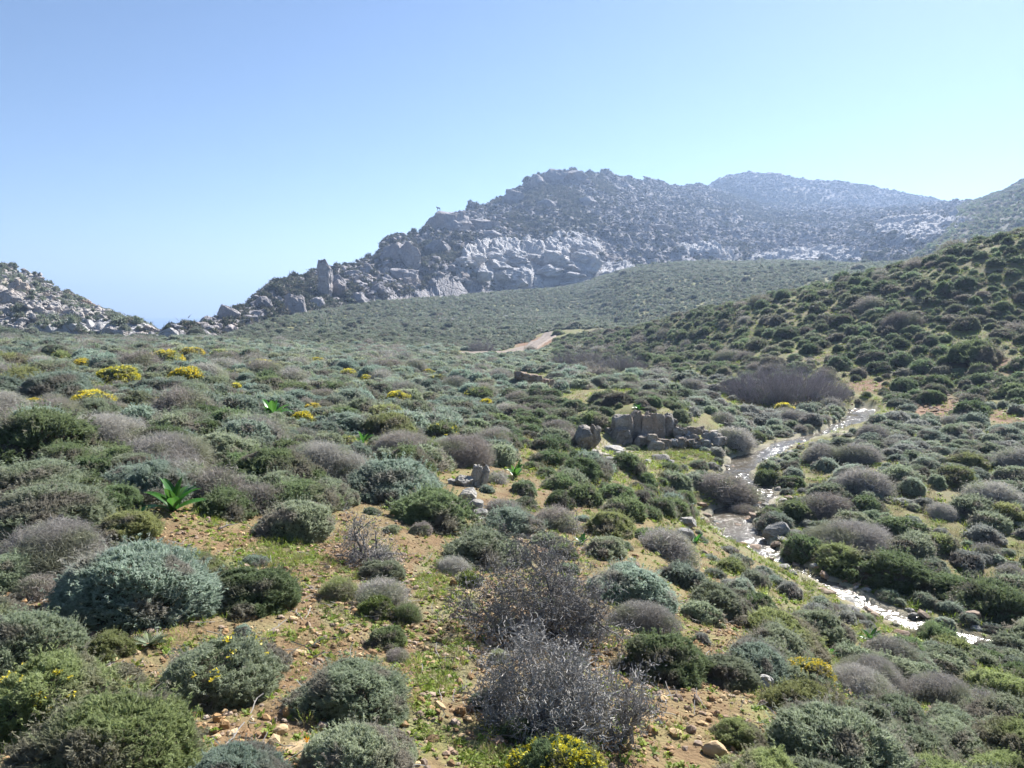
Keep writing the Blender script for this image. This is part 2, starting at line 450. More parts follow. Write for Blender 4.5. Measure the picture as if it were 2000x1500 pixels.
def ground_mat():
    m, nt, out = newmat('soil_and_grass')
    pos = N(nt, 'ShaderNodeNewGeometry').outputs['Position']
    at = N(nt, 'ShaderNodeAttribute', attribute_name='tint')
    sep = N(nt, 'ShaderNodeSeparateColor'); nt.links.new(at.outputs['Color'], sep.inputs[0])
    grass, red, pale = sep.outputs[0], sep.outputs[1], sep.outputs[2]
    n1 = noise_tex(nt, 2.2, 6, .6, pos); n2 = noise_tex(nt, 26, 5, .7, pos); n3 = noise_tex(nt, .5, 4, .6, pos)
    soil = mixc(nt, maprange(nt, n1, .35, .65), (.15,.10,.052), (.245,.175,.097))
    soil = mixc(nt, maprange(nt, n2, .3, .7, 0, .6), soil, (.14,.085,.048))
    soil = mixc(nt, red, soil, (.22,.125,.085))
    gr = mixc(nt, maprange(nt, n2, .3, .7), (.125,.15,.05), (.215,.225,.09))
    gr = mixc(nt, maprange(nt, n3, .4, .65), gr, (.19,.18,.11))
    f = mth(nt, 'ADD', grass, maprange(nt, n1, .3, .7, -.35, .35), clamp=True)
    col = mixc(nt, f, soil, gr)
    col = mixc(nt, pale, col, mixc(nt, n2, (.30,.27,.23), (.45,.41,.36)))
    p = N(nt, 'ShaderNodeBsdfPrincipled', i_Roughness=.95); p.inputs['Specular IOR Level'].default_value = .15
    nt.links.new(col, p.inputs['Base Color'])
    vor = N(nt, 'ShaderNodeTexVoronoi', i_Scale=30.0); nt.links.new(pos, vor.inputs['Vector'])
    h = mth(nt, 'SUBTRACT', mth(nt, 'MULTIPLY', n2, .8), mth(nt, 'MULTIPLY', vor.outputs['Distance'], .5))
    b = N(nt, 'ShaderNodeBump', i_Strength=.7, i_Distance=.03); nt.links.new(h, b.inputs['Height'])
    nt.links.new(b.outputs[0], p.inputs['Normal'])
    nt.links.new(p.outputs[0], out.inputs[0])
    return m
M['ground'] = ground_mat()

def mountain_mat(name, dark, light, warm, soil, green):
    """tint R: rock against scrubby soil, G: pale outcrop"""
    m, nt, out = newmat(name)
    pos = N(nt, 'ShaderNodeNewGeometry').outputs['Position']
    at = N(nt, 'ShaderNodeAttribute', attribute_name='tint')
    sep = N(nt, 'ShaderNodeSeparateColor'); nt.links.new(at.outputs['Color'], sep.inputs[0])
    n1 = noise_tex(nt, .12, 7, .65, pos); n2 = noise_tex(nt, .7, 6, .7, pos); n3 = noise_tex(nt, .035, 4, .5, pos)
    rock = mixc(nt, maprange(nt, n1, .32, .68), dark, light)
    rock = mixc(nt, maprange(nt, n3, .5, .7, 0, .6), rock, warm)
    rock = mixc(nt, maprange(nt, n2, .45, .75, 0, .5), rock, tuple(c * .5 for c in dark))
    rock = mixc(nt, sep.outputs[1], rock, mixc(nt, maprange(nt, n2, .3, .7), (.54,.53,.53), (.38,.375,.38)))
    veg = mixc(nt, maprange(nt, n2, .35, .65), soil, green)
    f = mth(nt, 'ADD', sep.outputs[0], maprange(nt, n2, .3, .7, -.3, .3), clamp=True)
    col = mixc(nt, f, veg, rock)
    p = N(nt, 'ShaderNodeBsdfPrincipled', i_Roughness=.95); p.inputs['Specular IOR Level'].default_value = .15
    nt.links.new(col, p.inputs['Base Color'])
    vor = N(nt, 'ShaderNodeTexVoronoi', feature='DISTANCE_TO_EDGE', i_Scale=.33); nt.links.new(pos, vor.inputs['Vector'])
    h = mth(nt, 'ADD', mth(nt, 'MULTIPLY', n2, 1.0), mth(nt, 'MULTIPLY', mth(nt, 'MINIMUM', vor.outputs['Distance'], .09), 5))
    b = N(nt, 'ShaderNodeBump', i_Strength=.9, i_Distance=1.0); nt.links.new(h, b.inputs['Height'])
    nt.links.new(b.outputs[0], p.inputs['Normal'])
    nt.links.new(p.outputs[0], out.inputs[0])
    return m
M['mountain'] = mountain_mat('mountain_rock', (.21,.20,.21), (.41,.395,.405), (.40,.325,.28), (.22,.205,.175), (.11,.12,.08))
M['left_hill'] = mountain_mat('hill_rock', (.28,.26,.25), (.46,.435,.41), (.44,.36,.29), (.25,.225,.16), (.13,.145,.08))

def water_mat():
    m, nt, out = newmat('brook_water')
    pos = N(nt, 'ShaderNodeNewGeometry').outputs['Position']
    n1 = noise_tex(nt, 9, 4, .6, pos, .4); n2 = noise_tex(nt, 34, 3, .6, pos, .3); n3 = noise_tex(nt, .8, 2, .5, pos)
    calm = maprange(nt, n3, .52, .66, 1.0, .08)
    h = mth(nt, 'MULTIPLY', mth(nt, 'ADD', n1, mth(nt, 'MULTIPLY', n2, .55)), calm)
    b = N(nt, 'ShaderNodeBump', i_Strength=.8, i_Distance=.02); nt.links.new(h, b.inputs['Height'])
    p = N(nt, 'ShaderNodeBsdfPrincipled', i_Roughness=.16, i_IOR=1.33)
    p.inputs['Base Color'].default_value = (.10,.085,.06,1)
    p.inputs['Specular IOR Level'].default_value = .75
    nt.links.new(b.outputs[0], p.inputs['Normal'])
    nt.links.new(p.outputs[0], out.inputs[0])
    return m
M['water'] = water_mat()
def sea_mat():
    m, nt, out = newmat('sea_water')
    pos = N(nt, 'ShaderNodeNewGeometry').outputs['Position']
    b = N(nt, 'ShaderNodeBump', i_Strength=.4, i_Distance=2.0); nt.links.new(noise_tex(nt, .05, 5, .6, pos), b.inputs['Height'])
    p = N(nt, 'ShaderNodeBsdfPrincipled', i_Roughness=.25, i_IOR=1.33)
    p.inputs['Base Color'].default_value = (.03,.09,.20,1)
    nt.links.new(b.outputs[0], p.inputs['Normal'])
    nt.links.new(p.outputs[0], out.inputs[0])
    return m
M['sea'] = sea_mat()
def track_mat():
    m, nt, out = newmat('dirt_track')
    pos = N(nt, 'ShaderNodeNewGeometry').outputs['Position']
    at = N(nt, 'ShaderNodeAttribute', attribute_name='tint')
    sep = N(nt, 'ShaderNodeSeparateColor'); nt.links.new(at.outputs['Color'], sep.inputs[0])
    n1 = noise_tex(nt, 1.2, 6, .65, pos)
    col = mixc(nt, maprange(nt, n1, .3, .7), (.155,.12,.092), (.225,.18,.145))
    col = mixc(nt, mth(nt, 'MULTIPLY', sep.outputs[0], .55), col, (.14,.105,.08))
    p = N(nt, 'ShaderNodeBsdfPrincipled', i_Roughness=.95)
    nt.links.new(col, p.inputs['Base Color']); nt.links.new(p.outputs[0], out.inputs[0])
    return m
M['track'] = track_mat()
m, nt, out = newmat('goat_hair')
p = N(nt, 'ShaderNodeBsdfPrincipled', i_Roughness=.9)
nt.links.new(mixc(nt, noise_tex(nt, 9, 3), (.015,.012,.011), (.04,.03,.025)), p.inputs['Base Color'])
nt.links.new(p.outputs[0], out.inputs[0]); M['goat'] = m

# ================================================================== LARGE STRUCTURE
# ------------------------------------------------------------------ ground sheet
def blobs(lst):
    """photo ellipses -> world discs (x, y, rx, ry)"""
    out = []
    for px, py, rx, ry in lst:
        p = hit(px, py)[0]
        if not np.isnan(p[0]): out.append((px, py, rx, ry))
    return out
BARE = [(620,1080,95,42),(450,1062,150,38),(600,1150,55,90),(640,1235,65,80),(575,1335,55,105),(500,1430,110,60),(830,1085,42,75),(800,1055,40,35),
        (840,1200,60,110),(850,1330,75,130),(850,1450,110,70),(1350,1395,110,60),(1290,1450,110,70),(95,1183,80,20),(1790,1245,90,28),(1900,1335,90,30),
        (720,910,40,12),(1110,1078,60,14),(1290,897,110,20),(1180,885,50,30),(1230,935,60,14),(560,760,40,6),(720,765,30,6),(640,745,40,4),(1400,1290,20,20),(1540,1190,50,25),
        (1590,935,40,10),(1560,975,30,14),(1740,1000,30,12),(1850,1030,70,10),(430,928,30,10),(395,915,60,15),(1720,800,40,25),(1850,805,75,14),(1690,755,40,14),(1960,825,60,12),
        (480,1130,30,30),(255,785,20,5),(300,925,40,10),(690,1005,20,10),(420,762,15,4),(1130,780,40,14),(1060,757,45,10),(1180,770,70,9),(1650,1130,30,10),(1480,905,12,5),(590,1445,70,60),(1180,1080,12,8),(640,985,15,10)]
GREEN = [(850,1190,65,60),(840,1120,35,40),(870,1300,60,80),(930,1460,75,50),(830,1420,50,60),(560,1080,70,28),(660,1190,45,35),(765,1225,40,25),(905,1240,30,60),
         (1280,900,120,16),(1210,930,60,12),(1350,890,60,20),(1960,1330,80,40),(1900,1300,40,30),(240,930,30,10),(1530,980,60,20),(1660,950,40,14),(730,765,40,8),(1650,735,35,8),(1750,770,40,12),
         (1740,800,30,20),(460,1100,40,20),(570,970,20,15),(1450,1010,20,10),(1330,1000,60,40),(1290,960,60,20),(1150,1085,40,15),(1550,1170,90,30),(1700,1240,60,20),(900,1180,40,20)]
RED = [(1830,795,60,25),(1880,810,50,14),(1700,755,45,14),(1970,815,40,14),(1090,865,30,30),(1075,825,20,25),(1150,870,25,14),(1060,672,60,14),(1110,668,40,8),(1110,1078,60,14),(1970,715,40,14)]
PALE = [(1180,885,50,22),(1440,915,40,16),(1400,870,20,8),(1600,1130,40,16),(1260,905,40,8),(1210,890,40,12),(1620,845,60,6),(1500,890,40,10)]
def ell(px, py, lst, soft=.35):
    v = np.zeros(np.shape(px))
    for cx, cy, rx, ry in lst:
        q = np.hypot((px - cx) / rx, (py - cy) / ry)
        v = np.maximum(v, 1 - sstep(1 - soft, 1 + soft, q))
    return v
gaz = np.concatenate([np.linspace(-180, -50, 40)[:-1], np.linspace(-50, 50, 620), np.linspace(50, 180, 40)[1:]])
glr = np.concatenate([np.linspace(math.log(.4), math.log(2.0), 14)[:-1], np.linspace(math.log(2.0), math.log(60), 330)[:-1], np.linspace(math.log(60), math.log(420), 110)[:-1], np.linspace(math.log(420), math.log(2900), 20)])
A, L = np.meshgrid(np.radians(gaz), glr, indexing='ij')
gx, gy = np.exp(L) * np.sin(A), np.exp(L) * np.cos(A)
gz = ground_z(gx.ravel(), gy.ravel()).reshape(gx.shape)
gz = np.maximum(gz, -84)
V = np.stack([gx, gy, gz], -1).reshape(-1, 3)
front = V[:, 1] > 1.5
ppx, ppy = project(V[:, 0], np.where(front, V[:, 1], 5), V[:, 2])
ppx = np.where(front, ppx, -5000)
dst = np.hypot(V[:, 0], V[:, 1])
sd_, swz, shw = stream_near(V[:, 0], V[:, 1])
fieldn = fbm(V[:, 0] * .25, V[:, 1] * .25, o=4, s=51)
grass = .24 + .44 * sstep(9, 26, dst) + .2 * sstep(60, 150, dst) + .35 * fieldn * sstep(6, 20, dst)
grass = np.maximum(grass, .62 * ell(ppx, ppy, GREEN))
grass = np.maximum(grass, .75 * (1 - sstep(1.0, 3.0, sd_)))
grass = np.where((ppx > 1450) & (ppy > 1150) & front, np.maximum(grass, .58), grass)
red = ell(ppx, ppy, RED) * .9
grass = grass * (1 - .9 * red)
grass = grass * (1 - .8 * ell(ppx, ppy, BARE) * (dst < 12) * (ell(ppx, ppy, GREEN) < .3))
pale = np.maximum(ell(ppx, ppy, PALE) * .5, .6 * (1 - sstep(-.1, .3, sd_ - shw)))
tint = np.clip(np.stack([grass, red, pale], 1), 0, 1)
me = mesh_np('ground', V, grid_faces(*gx.shape), tint=tint, smooth=True)
ground = tag(put('ground', me, [M['ground']]), 'stony ochre hillside ground under the heath shrubs', kind='structure')

# ------------------------------------------------------------------ sea
ang = np.linspace(0, 2 * math.pi, 65)[:-1]
V = [(0, 0, -65.0)]; F = []
rr_ = [200, 800, 2000, 5000]
for r in rr_: V += [(r * math.cos(a), r * math.sin(a), -65.0) for a in ang]
bmf = [(0, 1 + i, 1 + (i + 1) % 64) for i in range(64)]
for k in range(len(rr_) - 1):
    for i in range(64):
        a, b, c, d = 1 + k*64 + i, 1 + k*64 + (i+1) % 64, 1 + (k+1)*64 + (i+1) % 64, 1 + (k+1)*64 + i
        bmf += [(a, d, c), (a, c, b)]
sea = tag(put('sea', mesh_np('sea', V, bmf), [M['sea']]), 'hazy blue sea beyond the gap between the hills', kind='structure')

# ------------------------------------------------------------------ brook
S2 = catmull(spts, 76)
tan_ = np.gradient(S2[:, :2], axis=0); tan_ /= np.linalg.norm(tan_, axis=1)[:, None]
nrm = np.stack([-tan_[:, 1], tan_[:, 0]], 1)
rows = []
for k in np.linspace(-1, 1, 39):
    w = (S2[:, 3] + .32) * k
    wx, wy = S2[:, 0] + nrm[:, 0] * w, S2[:, 1] + nrm[:, 1] * w
    calm = .25 + .75 * sstep(-.25, .15, fbm(wx * .7, wy * .7, o=2, s=19))
    rows.append(np.column_stack([wx, wy, S2[:, 2] + calm * (.027 * fbm(wx * 5.5, wy * 5.5, o=3, s=12, gain=.6))]))
Vw = np.stack(rows, 1)
stream = tag(put('stream', mesh_np('stream', Vw.reshape(-1, 3), grid_faces(len(S2), 39)[:, ::-1], smooth=True), [M['water']]), 'narrow glittering brook winding through the shrubs on the right', kind='structure')

# ------------------------------------------------------------------ dirt track
T2 = catmull(TRACK[::4], 14)
tt = np.gradient(T2, axis=0); tt /= np.linalg.norm(tt, axis=1)[:, None]
tn = np.stack([-tt[:, 1], tt[:, 0]], 1)
ks = np.linspace(-1, 1, 15)
hw = 1.4 + .3 * fbm(T2[:, 0] * .4, T2[:, 1] * .4, o=2, s=77)
tx = T2[:, 0][:, None] + tn[:, 0][:, None] * hw[:, None] * ks; ty = T2[:, 1][:, None] + tn[:, 1][:, None] * hw[:, None] * ks
tz = ground_z(tx.ravel(), ty.ravel()).reshape(tx.shape)
rut = np.exp(-((np.abs(ks) - .42) / .13) ** 2)
tz = tz + .16 - .06 * rut - .22 * (np.abs(ks) > .95)
ti = np.repeat(rut[None, :], len(T2), 0).reshape(-1, 1)
me = mesh_np('dirt_track', np.stack([tx, ty, tz], -1).reshape(-1, 3), grid_faces(len(T2), 15)[:, ::-1], tint=np.repeat(ti, 3, 1), smooth=True)
track = tag(put('dirt_track', me, [M['track']]), 'pale dirt track with wheel ruts crossing the valley floor', kind='structure')

# ------------------------------------------------------------------ mountains
def hill(name, xs, ridge, base, px0, px1, nu, nv, amp, cell, mat, label, seed, pale=(), rockf=.55, back=.6, rug=None):
    """ridge / base: lists of (px, row, depth)"""
    px = np.linspace(px0, px1, nu)
    def tab(t, k): return np.interp(px, [q[0] for q in t], [q[k] for q in t])
    rr, rY, br, bY = tab(ridge, 1), tab(ridge, 2), tab(base, 1), tab(base, 2)
    rp = np.array([at_depth(a, b, c) for a, b, c in zip(px, rr, rY)]); bp = np.array([at_depth(a, b, c) for a, b, c in zip(px, br, bY)])
    v = np.concatenate([np.linspace(-.16, 0, 14)[:-1], np.linspace(0, 1, nv), np.linspace(1, 1 + back, 26)[1:]])
    t = v[None, :, None]
    up = np.clip(t, 0, 1)
    P = bp[:, None] + (rp - bp)[:, None] * t
    H = (rp[:, 2] - bp[:, 2])[:, None]
    vv = v[None, :]
    z = bp[:, 2][:, None] + H * np.clip(vv, -1, 1) - np.where(vv < 0, -vv, 0) * 40 - np.where(vv > 1, (vv - 1), 0) * (H * 1.5 + 25)
    z = z + H * .05 * np.sin(np.clip(vv, 0, 1) * math.pi)
    x, y = P[..., 0], P[..., 1]
    qx, qy = x + 4 * fbm(x * .05, y * .05, o=2, s=seed), y * 1.0 + 4 * fbm(x * .05, y * .05, o=2, s=seed + 3)
    f1, f2, c1 = worley(qx / cell, qy / cell * .7, seed)
    g1, g2, c2 = worley(qx / cell * 2.7 + 9, qy / cell * 2.0, seed + 20)
    big = fbm(x / (cell * 6), y / (cell * 6), o=3, s=seed + 40)
    d = amp * ((c1 - .45) * 1.1 * sstep(0, .25, f2 - f1) + .42 * (c2 - .4) * sstep(0, .25, g2 - g1) + 1.1 * big + .22 * fbm(x * .8, y * .8, o=3, s=seed + 60))
    rock = sstep(-.25, .25, fbm(x / (cell * 3.2), y / (cell * 4), o=4, s=seed + 80) + rockf - .5)
    qpx, qpy = project(x, y, z)
    pl = ell(qpx, qpy, pale, .3) if len(pale) else np.zeros_like(x)
    rock = np.maximum(rock, pl)
    fade = np.clip((vv + .16) / .16, .25, 1) * np.where(vv > 1, 1, 1) 
    d = d * (.35 + .65 * rock) * fade + pl * amp * 1.3
    z = z + d * np.clip(.35 + H / 60, .25, 1.2) * (tab(rug, 1)[:, None] if rug else 1)
    Vh = np.stack([x, y, z], -1).reshape(-1, 3)
    ti = np.stack([rock * .9, pl, pl * 0], -1).reshape(-1, 3)
    o = put(name, mesh_np(name, Vh, grid_faces(nu, len(v))[:, ::1], tint=ti, smooth=False), [mat])
    tag(o, label, kind='structure')
    return o, Vh.reshape(nu, len(v), 3), rock, pl, v

RIDGE_MAIN = [(330,658,104),(360,648,112),(420,607,140),(480,579,163),(540,558,188),(600,546,212),(640,537,228),(700,522,256),(738,508,276),(750,484,284),(780,472,302),(820,466,326),(838,445,336),(880,428,362),(900,418,374),(940,404,396),(985,380,420),(1035,352,446),(1060,340,458),(1110,332,478),(1180,340,512),(1250,352,545),(1300,361,575),(1370,367,620),(1433,381,640),(1490,398,650),(1600,405,630),(1700,408,600),(1865,402,560),(1960,398,540)]
BASE_MAIN = [(330,664,94),(360,662,97),(420,659,110),(500,655,127),(600,636,158),(700,602,190),(800,567,221),(870,548,240),(930,560,252),(1000,573,264),(1100,560,282),(1180,541,293),(1250,527,302),(1400,522,315),(1500,523,320),(1600,532,308),(1700,524,275),(1800,512,250),(1960,492,215)]
PALE_MAIN = [(1000,520,95,26),(1080,540,110,30),(950,535,60,22),(1120,500,60,26),(1190,540,60,18),(1050,562,60,14),(1560,512,110,14),(1640,520,50,10),(1790,462,90,22),(1880,450,40,16),(1380,495,60,8)]
mountain, MV, Mrock, Mpale, mv = hill('mountain', None, RIDGE_MAIN, BASE_MAIN, 330, 1960, 900, 330, 6.2, 8.5, M['mountain'], 'high rocky limestone mountain with scattered scrub rising behind the valley', 3, PALE_MAIN, rockf=.70, rug=[(330,1.0),(850,.9),(950,.65),(1100,.48),(1960,.42)])
far_ridge = [(1300,385,735),(1370,367,738),(1400,353,740),(1430,341,740),(1470,335,740),(1520,340,740),(1580,350,740),(1640,355,740),(1700,363,740),(1760,375,740),(1820,388,740),(1870,398,740),(1960,408,740)]
far_base = [(1300,425,650),(1960,425,650)]
far_hill, FV, Frock, _, _ = hill('far_hill', None, far_ridge, far_base, 1300, 1960, 420, 110, 6.0, 15, M['mountain'], 'pale hazy hill with a rounded top behind the mountain shoulder', 13, (), rockf=.45, rug=[(1300,.35),(1960,.35)])
right_ridge = [(1740,545,300),(1790,500,330),(1830,452,372),(1862,412,412),(1885,397,425),(1920,384,415),(1960,370,405),(1985,356,400),(2000,348,398),(2050,330,390),(2200,300,370),(2500,265,340)]
right_base = [(1740,540,255),(1790,500,250),(1850,480,238),(1920,482,222),(2000,488,205),(2500,480,200)]
right_hill, RV, Rrock, _, _ = hill('right_hill', None, right_ridge, right_base, 1740, 2500, 280, 120, 3.0, 11, M['mountain'], 'scrub covered hillside rising at the right edge above the saddle', 23, (), rockf=.10)
left_ridge = [(-700,330,230),(-300,432,205),(-100,488,185),(0,516,174),(50,530,168),(100,554,161),(150,581,153),(200,606,143),(250,629,128),(290,646,112),(318,658,102)]
left_base = [(-700,630,110),(-300,640,110),(0,642,108),(60,650,105),(100,660,102),(200,668,98),(318,665,95)]
left_hill, LV, Lrock, Lpale, _ = hill('left_hill', None, left_ridge, left_base, -500, 318, 460, 170, 2.6, 5.0, M['left_hill'], 'pale rocky hillside sloping down to the gap at the left', 33, [(130,655,60,12),(240,655,60,10)], rockf=.72)

# ------------------------------------------------------------------ haze
hx = 5200.0
hv = [(x, y, z) for x in (-hx, hx) for y in (-hx, hx) for z in (-90.0, 152.0)]
hf = [(0,1,3,2),(4,6,7,5),(0,4,5,1),(2,3,7,6),(0,2,6,4),(1,5,7,3)]
m, nt, out = newmat('haze_air')
pv = N(nt, 'ShaderNodeVolumePrincipled', i_Density=HAZE_DENSITY, i_Anisotropy=.3)
pv.inputs['Color'].default_value = (.45, .62, .94, 1)
nt.links.new(pv.outputs[0], out.inputs['Volume'])
haze = tag(put('haze', mesh_np('haze', hv, hf), [m]), 'pale blue haze in the air over the valley', kind='stuff')

# ================================================================== PROTOTYPES
# ------------------------------------------------------------------ shrubs
def unit(a): return a / np.maximum(np.linalg.norm(a, axis=-1, keepdims=True), 1e-9)
def make_lobes(r, n, h, tight):
    """unit cushion, width about 1, height about h"""
    L = [(0, 0, h * .30, .33 + .05 * tight)]
    for _ in range(n):
        a = r.uniform(0, 2 * math.pi); q = math.sqrt(r.uniform(.05, 1)) * (.36 - .14 * tight)
        rad = r.uniform(.13, .22) + .11 * tight
        zz = r.uniform(.05, max(.06, h - rad)) * (1 - .6 * q / .3) + .02
        L.append((q * math.cos(a), q * math.sin(a), zz, rad))
    return np.array(L)
def shell(lobes, D, o):
    """distance from o along D to the outer surface of the lobes"""
    best = np.zeros(len(D)); own = np.zeros(len(D), int)
    for i, (cx, cy, cz_, rad) in enumerate(lobes):
        oc = o - np.array([cx, cy, cz_])
        b = D @ oc; c = oc @ oc - rad * rad
        disc = b * b - c
        t = np.where(disc > 0, -b + np.sqrt(np.maximum(disc, 0)), 0)
        k = t > best
        best = np.where(k, t, best); own = np.where(k, i, own)
    return best, own
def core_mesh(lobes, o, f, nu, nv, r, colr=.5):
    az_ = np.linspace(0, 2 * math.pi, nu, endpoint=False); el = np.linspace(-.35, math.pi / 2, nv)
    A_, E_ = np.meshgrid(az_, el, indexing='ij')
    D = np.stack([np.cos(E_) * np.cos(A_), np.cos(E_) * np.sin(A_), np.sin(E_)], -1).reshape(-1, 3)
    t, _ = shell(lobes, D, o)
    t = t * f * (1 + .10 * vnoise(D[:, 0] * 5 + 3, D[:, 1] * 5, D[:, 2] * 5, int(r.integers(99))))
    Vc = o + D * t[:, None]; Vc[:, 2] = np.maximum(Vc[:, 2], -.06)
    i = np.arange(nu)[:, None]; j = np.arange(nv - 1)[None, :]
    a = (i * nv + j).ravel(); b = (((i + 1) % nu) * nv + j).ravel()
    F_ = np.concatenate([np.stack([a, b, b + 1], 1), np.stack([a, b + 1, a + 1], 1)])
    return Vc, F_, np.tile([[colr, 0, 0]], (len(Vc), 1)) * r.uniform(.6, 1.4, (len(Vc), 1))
def blades(P, Nn, r, nb, Lh, W, spread, upb, tipw=1.0, jit=.35):
    n = len(P)
    P = np.repeat(P, nb, 0); Nn = np.repeat(Nn, nb, 0)
    rv = np.repeat(r.uniform(0, 1, n), nb)
    patch = np.clip(sstep(.05, .5, vnoise(P[:, 0] * 3.7 + 8, P[:, 1] * 3.7, P[:, 2] * 3.7, 21)), 0, 1)
    d = unit(Nn + spread * r.normal(size=P.shape) + np.array([0, 0, upb]))
    ln = Lh * r.uniform(.55, 1.35, (len(P), 1))
    b = P - d * ln * .55 + r.normal(size=P.shape) * Lh * jit
    side = unit(np.cross(d, r.normal(size=P.shape))) * W * .5 * r.uniform(.7, 1.3, (len(P), 1))
    V_ = np.stack([b - side, b + side, b + d * ln], 1).reshape(-1, 3)
    F_ = np.arange(len(V_)).reshape(-1, 3)
    t = np.zeros((len(V_), 3)); t[:, 0] = np.repeat(np.clip(rv + r.normal(0, .15, len(rv)), 0, 1), 3)
    t[2::3, 1] = tipw * r.uniform(.2, 1, len(P))
    t[:, 2] = np.repeat(patch, 3)
    return V_, F_, t
def surface_points(lobes, o, n, r, gap):
    zz = r.uniform(-.12, 1, n); a = r.uniform(0, 2 * math.pi, n)
    s = np.sqrt(np.maximum(1 - zz * zz, 0))
    D = np.stack([s * np.cos(a), s * np.sin(a), zz], 1)
    t, own = shell(lobes, D, o)
    P = o + D * t[:, None]
    Nn = unit(P - lobes[own, :3])
    q = vnoise(P[:, 0] * 9 + 5, P[:, 1] * 9, P[:, 2] * 9, int(r.integers(999))) + .5 * vnoise(P[:, 0] * 19, P[:, 1] * 19, P[:, 2] * 19, 7)
    k = (q > gap) & (P[:, 2] > -.01)
    q2 = vnoise(P[:, 0] * 4.5 + 1, P[:, 1] * 4.5, P[:, 2] * 4.5, 3)
    P = P + Nn * (.03 * q + .05 * q2)[:, None]
    return P[k], Nn[k]
def join(parts):
    V_, F_, T_, off = [], [], [], 0
    for v, f, t in parts:
        V_.append(v); F_.append(f + off); T_.append(t); off += len(v)
    return np.concatenate(V_), np.concatenate(F_), np.concatenate(T_)

LODS = {'near': dict(n=3400, nb=11, L=.042, W=.0085, core=(30, 12)), 'mid': dict(n=1150, nb=8, L=.062, W=.018, core=(22, 9)),
        'far': dict(n=520, nb=4, L=.11, W=.036, core=(16, 7)), 'tiny': dict(n=60, nb=2, L=.22, W=.10, core=(9, 4))}
FORMS = {'cushion': dict(nl=5, h=.52, tight=.85, gap=-.62), 'lumpy': dict(nl=12, h=.58, tight=.0, gap=-.30), 'twig': dict(nl=8, h=.58, tight=.4, gap=-.5)}
NVAR = 4
PROTO = {}
for fi, (form, fp) in enumerate(FORMS.items()):
    for li, (lod, lp) in enumerate(LODS.items()):
        for k in range(NVAR):
            r = np.random.default_rng(1000 * fi + 10 * li + k)
            rs = np.random.default_rng(1000 * fi + k)             # the same outline at every distance
            lob = make_lobes(rs, fp['nl'], fp['h'], fp['tight'])
            wd_ = max(np.ptp(np.concatenate([lob[:, a_] - lob[:, 3], lob[:, a_] + lob[:, 3]])) for a_ in (0, 1))
            lob = lob / wd_ * np.array([1, 1, 1, 1]); lob[:, 2] *= fp['h'] / (lob[:, 2] + lob[:, 3]).max() if (lob[:, 2] + lob[:, 3]).max() > fp['h'] else 1
            o = np.array([0, 0, .12])
            P, Nn = surface_points(lob, o, lp['n'], r, fp['gap'])
            if form == 'twig':
                parts = [blades(P, Nn, r, lp['nb'], lp['L'] * 2.6, lp['W'] * .62, .75, .15, .8, .5)]
                P2, N2 = surface_points(np.column_stack([lob[:, :3], lob[:, 3] * .78]), o, lp['n'] // 2, r, -2)
                parts.append(blades(P2, N2, r, max(2, lp['nb'] // 2), lp['L'] * 3, lp['W'] * .7, .8, .1, .5, .5))
                cf = .62
            else:
                parts = [blades(P, Nn, r, lp['nb'], lp['L'], lp['W'], .72 if form == 'lumpy' else .6, .30, 1.0, .14)]
                P2, N2 = surface_points(np.column_stack([lob[:, :3], lob[:, 3] * .86]), o, int(lp['n'] * .55), r, -2)
                parts.append(blades(P2, N2, r, max(2, lp['nb'] // 2), lp['L'], lp['W'], .7, .25, .2, .2))
                sp_ = r.choice(len(P), len(P) // 3, replace=False)
                parts.append(blades(P[sp_], Nn[sp_], r, 2, lp['L'] * 1.9, lp['W'] * .7, .4, .4, 1.0, .3))
                sp_ = r.choice(len(P), max(8, len(P) // 24), replace=False)          # stray shoots
                for f_out in (.03, .065, .10): parts.append(blades(P[sp_] + (Nn[sp_] * .6 + [0, 0, .5]) * f_out, Nn[sp_], r, lp['nb'] // 2, lp['L'] * .8, lp['W'], .8, .3, 1.0, .12))
                cf = .74
            fv, ff, ft = join(parts)
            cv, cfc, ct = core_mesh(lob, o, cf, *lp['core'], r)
            av, af, atn = join([(fv, ff, ft), (cv, cfc, ct)])
            mi = np.concatenate([np.zeros(len(ff), int), np.ones(len(cfc), int)])
            PROTO[form, lod, k] = dict(fol=mesh_np(f'{form}_foliage', fv, ff, ft), core=mesh_np(f'{form}_stems', cv, cfc, ct, smooth=True),
                                       all=mesh_np(f'{form}_shrub', av, af, atn, mat_index=mi))
            for kk in ('all',): 
                for _ in range(2): PROTO[form, lod, k][kk].materials.append(None)
            if form != 'twig':
                # blossom over the crown, a mesh of its own
                for dens, nm in ((1.0, 'bloom'), (.16, 'few')):
                    q = vnoise(P[:, 0] * 5, P[:, 1] * 5, P[:, 2] * 5, 4 + k)
                    sel = (P[:, 2] > .22) & (q > (-.35 if dens == 1 else .35))
                    sel &= r.uniform(0, 1, len(P)) < min(1, dens * (.42 if lod == 'near' else .75))
                    Pb, Nb = P[sel] + Nn[sel] * lp['L'] * .55, Nn[sel]
                    if len(Pb) < 3: Pb, Nb = P[:3], Nn[:3]
                    bw = {'near': (.026, .022), 'mid': (.035, .03), 'far': (.06, .05), 'tiny': (.12, .1)}[lod]
                    bv, bf, bt = blades(Pb, Nb, r, 5, bw[0], bw[1], .9, .3, .6, .5)
                    PROTO[form, lod, k][nm] = mesh_np(f'{form}_blossom', bv, bf, bt)

